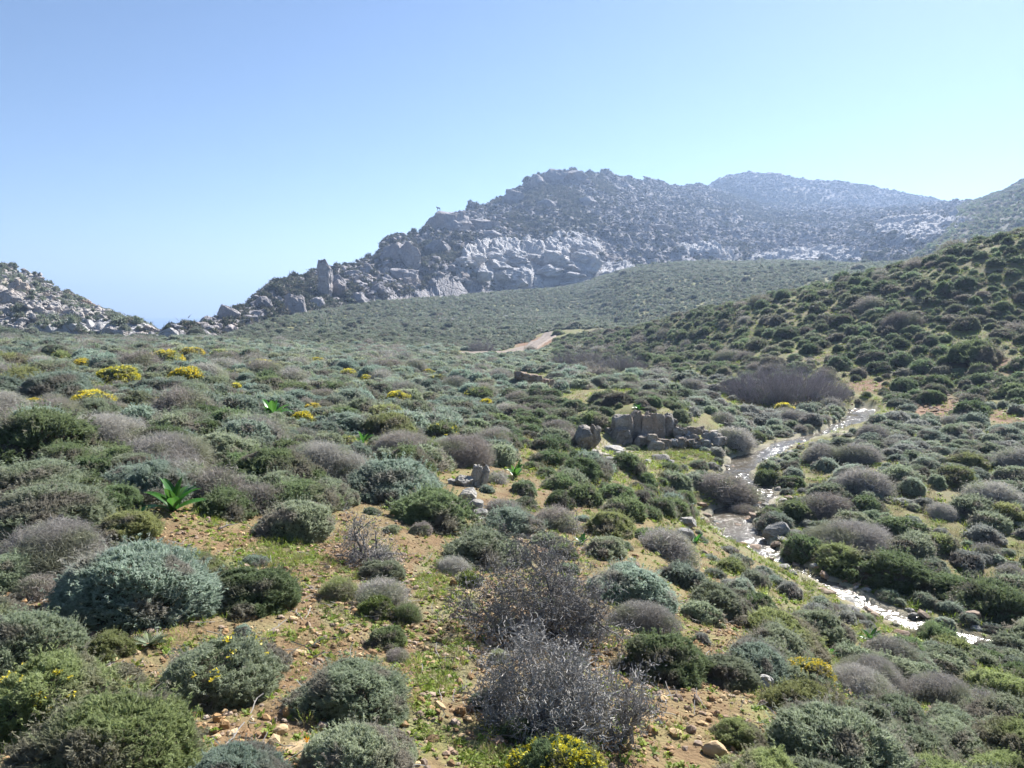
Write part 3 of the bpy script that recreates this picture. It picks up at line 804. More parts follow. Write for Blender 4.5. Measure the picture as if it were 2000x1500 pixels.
# ------------------------------------------------------------------ rocks
import bmesh
_ico = {}
def ico(sub):
    if sub not in _ico:
        bm = bmesh.new(); bmesh.ops.create_icosphere(bm, subdivisions=sub, radius=1.0)
        _ico[sub] = (np.array([v.co[:] for v in bm.verts]), np.array([[v.index for v in f.verts] for f in bm.faces])); bm.free()
    return _ico[sub]
def rock_np(seed, sub=3, planes=14, size=(1, 1, .8), rough=.05, cut=(.55, .9), bands=0.0, box=False):
    r = np.random.default_rng(seed)
    V_, F_ = ico(sub); V_ = V_.copy()
    if box:
        pl = [(np.array(d, float) + r.normal(0, .10, 3), r.uniform(.62, .72)) for d in ((1,0,0),(-1,0,0),(0,1,0),(0,-1,0),(0,0,1),(0,0,-1))]
        pl += [(r.normal(size=3), r.uniform(.66, .88)) for _ in range(planes)]
    else:
        pl = [(r.normal(size=3), r.uniform(*cut)) for _ in range(planes)]
    for _ in range(3):
        for n_, d_ in pl:
            n_ = n_ / np.linalg.norm(n_)
            e = V_ @ n_ - d_
            V_ = V_ - np.maximum(e, 0)[:, None] * n_
    V_ = V_ / np.abs(V_).max(0)
    dn = unit(V_)
    ns = fbm(V_[:, 0] * 2.2 + seed, V_[:, 1] * 2.2, V_[:, 2] * 2.2, o=4, s=seed % 97)
    V_ = V_ + dn * (rough * 2 * ns)[:, None]
    if bands: V_[:, :2] *= (1 + bands * np.sign(np.sin(V_[:, 2] * 13 + 2 * ns)) * .5)[:, None]
    return V_ * np.array(size) * .5, F_
ROCKS = [mesh_np('boulder', *rock_np(200 + k, 3, 12, (1, .9, .85), .06)) for k in range(7)]
STONES = [mesh_np('stone', *rock_np(300 + k, 1, 9, (1, .8, .55), .05)) for k in range(8)]
for q in ROCKS + STONES: q.materials.append(None)

# ------------------------------------------------------------------ instancing of what nobody could count
def scatter(name, P, rot, scl, pid, protos, label, parent=None, structure_label=True):
    """one object whose vertices carry copies of the prototypes; protos: list of (mesh, [materials])"""
    col = bpy.data.collections.new(name + '_prototypes')
    for i, (me_, mats) in enumerate(protos):
        o = put(f'{name}_prototype_{i:03d}', me_, mats, link=False)
        col.objects.link(o)
    me_ = bpy.data.meshes.new(name)
    me_.vertices.add(len(P)); me_.vertices.foreach_set('co', np.asarray(P, np.float32).ravel())
    for nm, typ, data, key in (('rot', 'FLOAT_VECTOR', rot, 'vector'), ('scl', 'FLOAT_VECTOR', scl, 'vector'), ('pid', 'INT', pid, 'value')):
        a = me_.attributes.new(nm, typ, 'POINT')
        a.data.foreach_set(key, np.asarray(data, np.int32 if typ == 'INT' else np.float32).ravel())
    ob = put(name, me_, parent=parent)
    ng = bpy.data.node_groups.new(name + '_scatter', 'GeometryNodeTree')
    ng.interface.new_socket('Geometry', in_out='INPUT', socket_type='NodeSocketGeometry')
    ng.interface.new_socket('Geometry', in_out='OUTPUT', socket_type='NodeSocketGeometry')
    gi = ng.nodes.new('NodeGroupInput'); go = ng.nodes.new('NodeGroupOutput')
    ci = ng.nodes.new('GeometryNodeCollectionInfo'); ci.inputs['Collection'].default_value = col
    ci.inputs['Separate Children'].default_value = True; ci.inputs['Reset Children'].default_value = True
    ip = ng.nodes.new('GeometryNodeInstanceOnPoints'); ip.inputs['Pick Instance'].default_value = True
    def na(nm, typ):
        n = ng.nodes.new('GeometryNodeInputNamedAttribute'); n.data_type = typ; n.inputs['Name'].default_value = nm
        return n.outputs['Attribute']
    e2r = ng.nodes.new('FunctionNodeEulerToRotation')
    lk = ng.links.new
    lk(gi.outputs[0], ip.inputs['Points']); lk(ci.outputs[0], ip.inputs['Instance'])
    lk(na('pid', 'INT'), ip.inputs['Instance Index'])
    lk(na('rot', 'FLOAT_VECTOR'), e2r.inputs[0]); lk(e2r.outputs[0], ip.inputs['Rotation'])
    lk(na('scl', 'FLOAT_VECTOR'), ip.inputs['Scale'])
    lk(ip.outputs[0], go.inputs[0])
    md = ob.modifiers.new('scatter', 'NODES'); md.node_group = ng
    tag(ob, label, kind='stuff')
    return ob

# ================================================================== ROCKS ON THE MOUNTAINS
def nearest_vertex(VV, px, py):
    qx, qy = project(VV[..., 0], VV[..., 1], VV[..., 2])
    d = np.hypot(qx - px, qy - py)
    i = np.unravel_index(np.argmin(d), d.shape)
    return VV[i]
def crag(name, parent, VV, px, py, w, h, mat, seed, planes=16, rough=.07, depth=.9, label=None, bands=0.0, sub=4, shrink=True, box=False):
    p = nearest_vertex(VV, px, py)
    Y = p[1]
    if shrink: w, h = w * .78, h * .72
    wm, hm = w * Y / FPX, h * Y / FPX
    V_, F_ = rock_np(seed, sub, planes, (wm, wm * depth, hm * 1.5), rough, bands=bands, box=box)
    o = put(name, mesh_np(name, V_, F_), [mat], parent, loc=(p[0], p[1], p[2] + hm * (.22 if shrink else .55)), rotz=None)
    if label: o['label'] = label
    return o
big = [(775,512,78,58),(800,520,62,62),(880,452,112,52),(905,432,26,34),(842,468,48,40),(790,545,72,40),(940,446,90,34),(575,622,66,70),(515,600,50,34),(448,618,56,32),(405,632,40,24),
       (690,548,60,34),(660,565,44,40),(720,540,36,30),(855,490,66,34),(1000,392,60,30),(1050,362,52,34),(1085,352,60,30),(1125,352,66,28),(1160,362,50,24),(1010,420,70,30),(960,470,60,26),
       (620,600,40,34),(700,590,50,30),(740,575,60,30),(610,640,46,24),(560,652,44,20),(480,640,40,24),(1070,405,50,26),(1150,400,44,22),(1225,372,40,16),(1290,450,50,18),(1340,470,44,16)]
for i, (px, py, w, h) in enumerate(big):
    crag('crag', mountain, MV, px, py, w, h, M['limestone'], 400 + i, 22, .14)
crag('rock_pinnacle', mountain, MV, 634, 578, 27, 56, M['limestone'], 480, 10, .12, shrink=False, box=True, label='tall square headed rock pinnacle on the ridge', bands=.10)
crag('rock_pinnacle', mountain, MV, 662, 575, 30, 22, M['limestone'], 481, 14, .12, shrink=False)
for i, (px, py, w, h) in enumerate([(940,538,120,44),(985,512,90,34),(1040,545,130,40),(1085,558,150,40),(1115,520,110,48),(1060,510,90,30),(1140,498,60,34),(1190,546,70,24),(900,548,40,13),(1010,560,60,24),(1150,555,60,24),(920,515,60,26),
                                     (1510,516,60,18),(1570,520,70,20),(1640,526,50,14),(1430,512,46,14),(1790,472,50,16),(1840,462,60,20),(1880,462,40,18)]):
    for k_ in range(4):
        ox, oy = ((-.27, -.1), (.24, -.22), (-.05, .12), (.3, .15))[k_]
        crag('pale_slab', mountain, MV, px + ox * w, py + oy * h, w * .62, h * .66, M['pale_limestone'], 500 + i * 7 + k_, 28, .2, .8)
for i, (px, py, w, h) in enumerate([(18,585,92,56),(92,612,58,34),(150,618,52,30),(55,632,44,26),(272,657,82,34),(110,664,66,30),(232,650,56,26),(190,632,48,24),(125,588,34,16),(30,640,44,16),(170,655,44,16),(215,662,40,12),(310,660,24,14),(70,600,30,20)]):
    for k_ in range(3):
        ox, oy = ((-.25, 0), (.22, -.2), (.05, .2))[k_]
        crag('crag', left_hill, LV, px + ox * w, py + oy * h, w * .7, h * .75, M['warm_limestone'], 550 + i * 5 + k_, 22, .15)
# old dry wall along the left hill's crest
for i in range(14):
    p = nearest_vertex(LV, 136 + i * 3.7, 577 + i * 1.75)
    s = .55 + .2 * random.random()
    put('wall_stone', STONES[i % 8], [M['brown_stone']], left_hill, loc=(p[0], p[1], p[2] + .25), rotz=random.uniform(0, 6), scale=(s * 1.3, s * 1.3, s * 2.2))

def boulders(name, parent, VV, rock, n, smin, smax, mats, seed, keep, label, pale=None, vis=None):
    r = np.random.default_rng(seed)
    flat = VV.reshape(-1, 3)
    # weight by true area so that the stones lie evenly on the slope
    du = np.linalg.norm(np.gradient(VV, axis=0), axis=-1); dv = np.linalg.norm(np.gradient(VV, axis=1), axis=-1)
    clump = sstep(-.35, .35, fbm(VV[..., 0] * .03, VV[..., 1] * .03, o=3, s=seed))
    w = (du * dv * (.10 + rock) * (.15 + clump) * (1 if pale is None else 1.05 - pale)).ravel(); w /= w.sum()
    idx = r.choice(len(flat), n, p=w, replace=False)
    P = flat[idx]; s = smin * (smax / smin) ** (r.uniform(0, 1, n) ** 2.6)
    scl = np.stack([s * r.uniform(.8, 1.4, n), s * r.uniform(.8, 1.2, n), s * r.uniform(.55, 1.05, n)], 1)
    rot = np.stack([r.uniform(-.4, .4, n), r.uniform(-.4, .4, n), r.uniform(0, 6.28, n)], 1)
    P = P + np.array([0, 0, .12]) * s[:, None]
    app = s / P[:, 1]
    top = np.argsort(-app)[:keep]; rest = np.argsort(-app)[keep:]
    pid = r.integers(0, 7, n)
    pl = pale.ravel()[idx] if pale is not None else np.zeros(n)
    for i in top:
        o = put('boulder', ROCKS[pid[i]], [mats[1] if pl[i] > .4 else mats[0]], parent, loc=P[i], scale=scl[i]); o.rotation_euler = rot[i]
    protos = [(q, [mats[0]]) for q in ROCKS] + [(q, [mats[1]]) for q in ROCKS]
    pid2 = pid + 7 * (pl > .4)
    scatter(name, P[rest], rot[rest], scl[rest], pid2[rest], protos, label, parent)
boulders('boulder_field', mountain, MV[:, 12:345], Mrock[:, 12:345], 30000, .5, 3.2, (M['limestone'], M['pale_limestone']), 61, 220, 'loose limestone boulders strewn over the mountain', Mpale[:, 12:345])
boulders('boulder_field', left_hill, LV[:, 12:185], Lrock[:, 12:185], 4500, .35, 1.6, (M['warm_limestone'], M['pale_limestone']), 62, 70, 'loose pale boulders strewn over the left hill', Lpale[:, 12:185])
boulders('boulder_field', far_hill, FV[:, 12:120], Frock[:, 12:120], 4000, 1.0, 4.0, (M['limestone'], M['pale_limestone']), 63, 0, 'loose boulders on the far hill')
boulders('boulder_field', right_hill, RV[:, 12:130], Rrock[:, 12:130], 260, .8, 3.0, (M['limestone'], M['pale_limestone']), 64, 0, 'loose boulders on the right hillside')

TINY = [(PROTO['cushion', 'tiny', k]['all'], 0) for k in range(3)] + [(PROTO['lumpy', 'tiny', k]['all'], 0) for k in range(3)]
def scrub(name, VV, rock, n, smin, smax, mat, seed, label, thr=.5):
    r = np.random.default_rng(seed)
    flat = VV.reshape(-1, 3)
    du = np.linalg.norm(np.gradient(VV, axis=0), axis=-1); dv = np.linalg.norm(np.gradient(VV, axis=1), axis=-1)
    w = (du * dv * np.where(rock > 1.05, .02, np.clip(1.2 - rock, .28, 1))).ravel(); w /= w.sum()
    idx = r.choice(len(flat), n, p=w, replace=False)
    s = smin * (smax / smin) ** (r.uniform(0, 1, n) ** 1.8)
    scl = np.stack([s, s, s * r.uniform(.75, 1.1, n)], 1)
    rot = np.stack([r.uniform(-.1, .1, n), r.uniform(-.1, .1, n), r.uniform(0, 6.28, n)], 1)
    scatter(name, flat[idx], rot, scl, r.integers(0, 6, n), [(me_, [M[mat], M[mat]]) for me_, _ in TINY], label)
scrub('mountain_scrub', MV[:, 12:345], np.maximum(Mrock, Mpale * 1.4)[:, 12:345], 20000, .8, 3.0, 'mix_dark', 71, 'dark low scrub dotted between the rocks of the mountain')
scrub('hillside_scrub', RV[:, 8:130], Rrock[:, 8:130], 6000, .8, 2.6, 'mix_spur', 72, 'dark scrub covering the hillside at the right edge')
scrub('far_scrub', FV[:, 12:120], Frock[:, 12:120], 4500, 1.2, 3.6, 'mix_dark', 73, 'dark scrub dots on the far hazy hill')
scrub('left_hill_scrub', LV[:, 8:185], Lrock[:, 8:185], 2600, .6, 2.0, 'mix_slope', 74, 'low green scrub between the rocks of the left hill')

# ================================================================== THE HEATH
TONE_WORD = {'greygreen': 'grey-green', 'bluegreen': 'blue-green', 'darkgreen': 'dark green', 'olive': 'olive green', 'bright': 'fresh green',
             'greytwig': 'bare grey twiggy', 'purpletwig': 'purplish brown twiggy'}
# photo column, row of the foot, width, form, tone, blossom, label
g_, b_, d_, o_, t_, p_, f_ = 'greygreen', 'bluegreen', 'darkgreen', 'olive', 'greytwig', 'purpletwig', 'bright'
HAND = [
 (268,1222,300,'cushion',b_,None,'large silvery blue cushion shrub at the left of the ochre gravel path'),
 (372,1150,140,'lumpy',o_,None,'pale olive shrub peeping out behind the large silvery cushion'),
 (495,1200,195,'lumpy',d_,None,'dark green rounded shrub touching the right of the large silvery cushion'),
 (690,1405,212,'cushion',g_,None,'round grey-green cushion standing alone on the gravel near the bottom'),
 (705,1560,215,'cushion',g_,None,'grey-green cushion cut by the bottom edge right of the tan slab'),
 (225,1570,345,'cushion',o_,None,'big spiky green cushion filling the bottom left corner'),
 (110,1430,300,'lumpy',o_,'few','sprawling olive shrub with a few yellow specks at the left edge'),
 (35,1310,200,'cushion',g_,None,'grey spiky cushion at the left edge above the sprawling olive shrub'),
 (430,1385,255,'lumpy',g_,'few','open dark shrub with a few yellow blossoms left of the gravel path'),
 (215,1290,105,'lumpy',o_,None,'small olive shrub beside the thistle rosette'),
 (460,1580,190,'cushion',b_,None,'pale silvery cushion tips cut by the bottom edge left of the tan slab'),
 (662,1172,62,'twig',o_,None,'small dark grassy tussock on the gravel path'),
 (745,1186,92,'twig',t_,None,'small whitish grey twiggy shrub right of the gravel path'),
 (735,1206,80,'lumpy',f_,None,'fresh green low plant under the whitish twiggy shrub'),
 (745,1138,105,'lumpy',g_,None,'grey-green small shrub below the skeletal dead bush'),
 (795,1216,46,'twig',d_,None,'small dark tussock right of the whitish twiggy shrub'),
 (775,1292,42,'twig',p_,None,'small brown dry tuft above the lone round cushion'),
 (585,1056,140,'cushion',g_,None,'grey-green cushion above the gravel patch, left of the skeletal bush'),
 (640,988,120,'lumpy',g_,None,'grey-green shrub behind the cushion at the gravel patch'),
 (765,980,190,'lumpy',b_,None,'large blue-green shrub left of the upright grey boulder'),
 (700,975,90,'cushion',b_,None,'blue-green cushion leaning on the left of the large blue-green shrub'),
 (842,1032,180,'lumpy',d_,None,'long dark green shrub below the upright grey boulder'),
 (822,1044,44,'cushion',p_,None,'small brown ball of a shrub at the head of the gravel path'),
 (935,1108,178,'lumpy',g_,None,'broad grey-green shrub behind the big dead bush'),
 (990,1102,90,'cushion',g_,None,'spreading grey-green skirt right of the broad shrub behind the dead bush'),
 (885,1120,62,'twig',t_,None,'small grey twiggy shrub left of the big dead bush'),
 (915,1147,62,'lumpy',f_,None,'small fresh green shrub left of the big dead bush'),
 (992,1046,130,'lumpy',b_,None,'blue-green mounded shrub right of the stacked grey boulders'),
 (1086,1033,74,'twig',p_,None,'purplish shrub between two blue-green mounds above the dead bush'),
 (1068,1070,66,'cushion',g_,None,'small grey-green cushion beside the round green bush'),
 (1100,1088,52,'cushion',d_,None,'neat round green bush just above the big dead bush'),
 (105,1052,205,'cushion',g_,None,'long flat grey-green cushion near the left edge'),
 (232,1002,112,'lumpy',d_,None,'dark green shrub left of the broad-leaved rosette'),
 (435,1012,130,'lumpy',d_,None,'dark green shrub touching the right of the broad-leaved rosette'),
 (510,1002,95,'twig',p_,None,'purplish brown dome of bare twigs right of the broad-leaved rosette'),
 (115,1126,165,'twig',t_,None,'grey twiggy tangle above the large silvery cushion'),
 (20,1152,130,'cushion',g_,None,'grey-green cushion cut by the left edge above the stony bank'),
 (75,1168,72,'twig',p_,None,'small brown dry tuft left of the large silvery cushion'),
 (255,1066,130,'lumpy',o_,None,'low olive shrub with dry twigs below the broad-leaved rosette'),
 (90,908,240,'lumpy',d_,None,'broad dark green shrub at the left edge below the yellow broom'),
 (235,927,120,'lumpy',d_,None,'dark green mound left of the flat brown stone'),
 (60,982,190,'lumpy',g_,None,'grey-green shrub mixed with twigs at the left edge'),
 (105,838,115,'twig',p_,None,'purplish twigs beneath the leftmost yellow broom'),
 (195,884,135,'twig',t_,None,'grey twiggy shrub right of the broad dark green shrub'),
 (430,908,155,'lumpy',g_,None,'greyish mounded shrub behind the pale flat stone'),
 (345,903,92,'lumpy',g_,None,'grey-green shrub behind the flat brown stone'),
 (340,854,102,'cushion',g_,None,'grey-green low dome above the flat brown stone'),
 (352,818,104,'twig',p_,None,'purple dry dome right of the small yellow broom'),
 (478,860,122,'lumpy',g_,None,'grey-green mound left of the far broad-leaved rosette'),
 (625,938,132,'twig',t_,None,'grey twiggy shrub with green base above the gravel patch'),
 (1072,912,72,'cushion',d_,None,None),(1036,916,32,'cushion',d_,None,None),(1142,988,78,'cushion',d_,None,None),(1206,980,72,'cushion',d_,None,None),(1096,960,82,'lumpy',d_,None,None),
 (1190,1048,112,'lumpy',o_,None,'olive green low shrub above the round green bush'),
 (1262,1062,72,'lumpy',d_,None,'dark rounded shrub on the slope left of the pool'),
 (1235,1184,180,'lumpy',b_,None,'large blue-green mound right of the big dead bush'),
 (1185,1090,92,'lumpy',g_,None,None),(1300,1088,100,'twig',t_,None,'pale grey twiggy cushion above the blue-green mounds'),(1330,1144,95,'cushion',b_,None,None),
 (1400,1202,140,'lumpy',g_,None,'grey-green mound on the slope above the twin boulders'),
 (1478,1205,92,'lumpy',d_,None,'dark green shrub on the slope near the brook bend'),
 (1290,1332,172,'lumpy',d_,None,'dark shrub with purplish top right of the big dead bush'),
 (1252,1232,112,'twig',t_,None,'grey-brown twiggy shrub right of the big dead bush'),
 (1365,1216,84,'lumpy',g_,None,None),
 (1412,1345,124,'cushion',g_,None,'grey-green cushion left of the twin boulders'),
 (1478,1322,132,'cushion',b_,None,'blue-green dome behind the twin boulders'),
 (1628,1535,275,'cushion',g_,None,'large grey-green cushion below the yellow broom at the right'),
 (1500,1570,185,'lumpy',o_,None,'mixed olive shrub at the bottom edge right of the gravel'),
 (1560,1345,130,'lumpy',g_,None,None),
 (1660,1302,95,'lumpy',g_,None,None),(1700,1345,112,'twig',t_,None,None),(1735,1285,84,'twig',t_,None,None),(1830,1385,115,'twig',t_,None,None),(1850,1470,135,'lumpy',g_,None,None),
 (1955,1460,125,'lumpy',g_,None,None),(1790,1510,165,'cushion',g_,None,None),(1850,1408,74,'cushion',g_,None,None),(1925,1398,84,'twig',t_,None,None),(1880,1298,54,'lumpy',d_,None,None),(1950,1545,150,'lumpy',o_,None,None),
 (1832,1268,118,'lumpy',d_,None,'low dark shrub hiding the brook at the right'),
 (1745,1160,185,'lumpy',d_,None,'big dark green shrub on the far bank of the brook'),
 (1860,1186,132,'lumpy',d_,None,'dark green shrub over the shaded bank of the brook'),
 (1945,1216,190,'lumpy',d_,None,'large dark shrub overhanging the brook at the right edge'),
 (1570,1102,96,'lumpy',d_,None,'dark green pointed shrub standing at the brook edge'),
 (1662,1088,122,'twig',t_,None,'grey twiggy shrub right of the pointed shrub at the brook'),
 (1692,1008,72,'lumpy',d_,None,None),(1610,1014,92,'twig',p_,None,'dark purplish shrub right of the brook'),(1410,982,97,'twig',p_,None,'purplish twiggy shrub left of the brook above the pool'),
 (1500,948,62,'lumpy',d_,None,'green shrub in the brook bend'),(1545,955,54,'lumpy',d_,None,None),(1450,1010,42,'twig',p_,None,'small brown shrub on the islet in the pool'),(1505,1018,52,'lumpy',d_,None,None),
 (1330,985,60,'lumpy',d_,None,None),(1260,945,50,'lumpy',d_,None,None),(1155,835,60,'cushion',d_,None,'dark dome left of the fractured rock outcrop'),(1190,832,34,'cushion',d_,None,'small dark dome touching the left of the rock outcrop'),
 (1475,862,42,'cushion',d_,None,'neat green dome at the end of the rock outcrop'),(1830,762,62,'lumpy',d_,None,None),(1790,758,54,'lumpy',d_,None,None),(1895,815,78,'lumpy',d_,None,'dark shrub overhanging the red earth bank'),(1820,790,54,'lumpy',d_,None,None),
 (1975,775,60,'lumpy',d_,None,None),(1900,720,110,'lumpy',d_,None,None),(1090,655,24,'cushion',d_,None,None),(1115,660,22,'cushion',d_,None,None),
 # yellow broom
 (65,800,52,'lumpy',o_,'bloom','leftmost yellow-flowering broom on the heath'),(180,795,78,'lumpy',o_,'bloom','wide yellow-flowering broom near the left edge'),(308,790,32,'lumpy',o_,'bloom','small yellow broom left of the purple dry dome'),
 (232,752,92,'lumpy',o_,'bloom','low yellow-flowering broom among pale cushions at the left'),(368,750,80,'lumpy',o_,'bloom','large yellow-flowering broom in the middle of the left heath'),(326,716,74,'lumpy',o_,'bloom','yellow broom beside a dark shrub far on the left heath'),
 (376,700,48,'lumpy',o_,'bloom','farthest yellow broom on the left heath'),(512,726,52,'cushion',o_,'bloom','bright yellow broom topping a dark shrub left of centre'),(776,786,46,'cushion',o_,'bloom','compact yellow broom in the middle of the heath'),
 (680,734,32,'lumpy',o_,'bloom','tiny yellow broom far in the middle heath'),(592,826,50,'lumpy',o_,'bloom','yellow broom right of the far broad-leaved rosette'),(935,782,58,'cushion',d_,'few','dark dome with yellow blossom at its top'),
 (866,860,74,'cushion',d_,'few','dark green dome flecked with yellow left of centre'),(610,800,32,'lumpy',o_,'bloom','small yellow broom behind the far broad-leaved rosette'),(856,746,34,'lumpy',o_,'few','small yellow-flecked shrub in the mid heath'),
 (12,902,46,'lumpy',o_,'bloom','small yellow broom cut by the left edge'),(1530,806,36,'lumpy',o_,'bloom','yellow broom before the bare grey thicket'),(1570,1345,116,'cushion',d_,'bloom','yellow-flowering broom at the right of the twin boulders'),
 (1098,1562,176,'cushion',d_,'bloom','bright yellow broom at the bottom edge below the dead bush'),(675,870,50,'lumpy',o_,'few','yellow-flecked shrub below the compact yellow broom'),(120,702,40,'lumpy',o_,'few',None),(445,735,34,'lumpy',o_,'few',None),(430,700,40,'lumpy',o_,'few',None),
 (160,716,32,'lumpy',o_,'bloom','small yellow broom far back near the left hill'),(290,702,28,'lumpy',o_,'bloom','tiny yellow broom far back below the sea gap'),(540,724,28,'lumpy',o_,'bloom','tiny yellow broom right of the bright yellow broom'),(620,708,26,'lumpy',o_,'bloom','tiny far yellow broom at the foot of the sage slope'),(835,730,24,'lumpy',o_,'bloom','tiny yellow broom far in the middle, left of the low wall'),(715,744,26,'lumpy',o_,'bloom','small flat yellow broom behind the compact yellow broom'),(460,760,26,'lumpy',o_,'bloom','small yellow broom right of the large yellow broom'),(950,792,26,'lumpy',o_,'bloom','small yellow broom right below the yellow topped dark dome'),
 # domes around
 (155,845,80,'lumpy',g_,None,None),(260,850,70,'cushion',b_,None,None),(465,815,90,'cushion',b_,None,None),(290,770,60,'cushion',b_,None,None),(340,775,66,'cushion',b_,None,None),(165,755,56,'cushion',b_,None,None),(425,775,66,'cushion',b_,None,None),
 (400,755,70,'lumpy',b_,None,None),(45,775,150,'lumpy',o_,None,'wide olive mound at the left edge of the far heath'),(270,728,70,'twig',p_,None,'dark purplish mound beside the far yellow broom'),(440,720,60,'twig',p_,None,None),(510,742,70,'twig',p_,None,None),(790,900,110,'twig',p_,None,None),
 (900,910,120,'twig',p_,None,None),(745,880,70,'lumpy',g_,None,None),(840,905,90,'lumpy',d_,None,None),(925,860,60,'cushion',d_,None,None),(960,880,66,'twig',p_,None,None),(700,895,60,'cushion',b_,None,None),(640,880,80,'lumpy',g_,None,None),(560,900,90,'lumpy',d_,None,None),(520,935,90,'lumpy',g_,None,None),
]
foot = hit([q[0] for q in HAND], [min(q[1], 1490) if q[1] <= 1490 else 1490 for q in HAND])
# feet below the picture: continue the line of sight outside the frame
for i, q in enumerate(HAND):
    if q[1] > 1490: foot[i] = hit(q[0], q[1])[0]
shr = []        # dict(x, y, w, h, form, tone, bloom, label, hand)
for q, p in zip(HAND, foot):
    if np.isnan(p[0]): continue
    w = q[2] * math.hypot(p[1], 0) / FPX
    # the foot seen is the near rim: the centre lies half a width behind it
    d = math.hypot(p[0], p[1])
    cx, cy = p[0] + p[0] / d * w * .36, p[1] + p[1] / d * w * .36
    w = q[2] * cy / FPX
    shr.append(dict(x=cx, y=cy, w=w, form=q[3], tone=q[4], bloom=q[5], label=q[6], hand=True))

class Grid:
    def __init__(s, cell): s.c, s.d = cell, {}
    def add(s, x, y, w): s.d.setdefault((int(x // s.c), int(y // s.c)), []).append((x, y, w))
    def free(s, x, y, w, k):
        i, j = int(x // s.c), int(y // s.c)
        for a in (i-1, i, i+1):
            for b in (j-1, j, j+1):
                for (qx, qy, qw) in s.d.get((a, b), ()):
                    m_ = (w + qw) * .5 * k
                    if (x-qx)**2 + (y-qy)**2 < m_ * m_: return False
        return True
OUTCROPS = [(1255,838,75,36),(1148,858,34,22),(1385,850,50,22),(925,935,34,26),(925,985,30,36),(1045,742,45,14)]     # kept clear of shrubs
SQUILLS = [(340,998,95,13),(533,815,62,11),(1006,932,46,11),(1137,1064,34,9),(1360,1062,38,7),(1622,1280,34,5),(1700,1252,40,9),(708,866,36,7),(1247,800,22,7)]
sqp = hit([q[0] for q in SQUILLS], [q[1] for q in SQUILLS])

def candidates(n, r0, r1, a0, a1, r):
    a = r.uniform(R(a0), R(a1), n); d = np.sqrt(r.uniform(r0 * r0, r1 * r1, n))
    return d * np.sin(a), d * np.cos(a), d, a
grid = Grid(2.6)
for s in shr: grid.add(s['x'], s['y'], s['w'])
for p, q in zip(sqp, SQUILLS): grid.add(p[0], p[1], q[2] * p[1] / FPX * 1.3)
KEEP = []
for s in shr:
    if not s['bloom']: continue
    zz_ = float(ground_z(s['x'], s['y'])[0]); a_, b_2 = project(s['x'], s['y'], zz_); KEEP.append((a_, b_2, s['w'] * FPX / s['y'], s['y']))
for p, q in zip(sqp, SQUILLS):
    a_, b_2 = project(*p); KEEP.append((a_, b_2, q[2] * 1.5, p[1]))
for q_ in OUTCROPS:
    p = hit(q_[0], q_[1] + q_[3] * .9)[0]; KEEP.append((q_[0], q_[1] + q_[3], q_[2] * 1.6, p[1]))
THICKETS = [(1530,792,330),(1128,718,120),(1212,728,120),(940,688,62)]
for px_, py_, w_ in THICKETS:
    p = hit(px_, py_)[0]; KEEP.append((px_, py_, w_ * .9, p[1])); wm_ = w_ * p[1] / FPX
    for u_ in np.linspace(-.38, .38, max(2, int(wm_ / 1.4))):
        for v_ in np.linspace(.0, .45, max(2, int(wm_ / 2.6))): grid.add(p[0] + p[0] / p[1] * wm_ * v_ + wm_ * u_, p[1] + wm_ * v_, 1.7)
toe = hermite(caz, clr[:, 9], AZ); crest = hermite(caz, clr[:, 11], AZ)
def zone_masks(x, y):
    az = np.arctan2(x, y); lr = np.log(np.hypot(x, y))
    z = ground_z(x, y)
    px, py = project(x, y, z)
    spur = (px > 1080) & (lr > np.interp(az, AZ, toe) - .10) & (lr < np.interp(az, AZ, crest) + .22)
    return z, px, py, spur
r = np.random.default_rng(5)
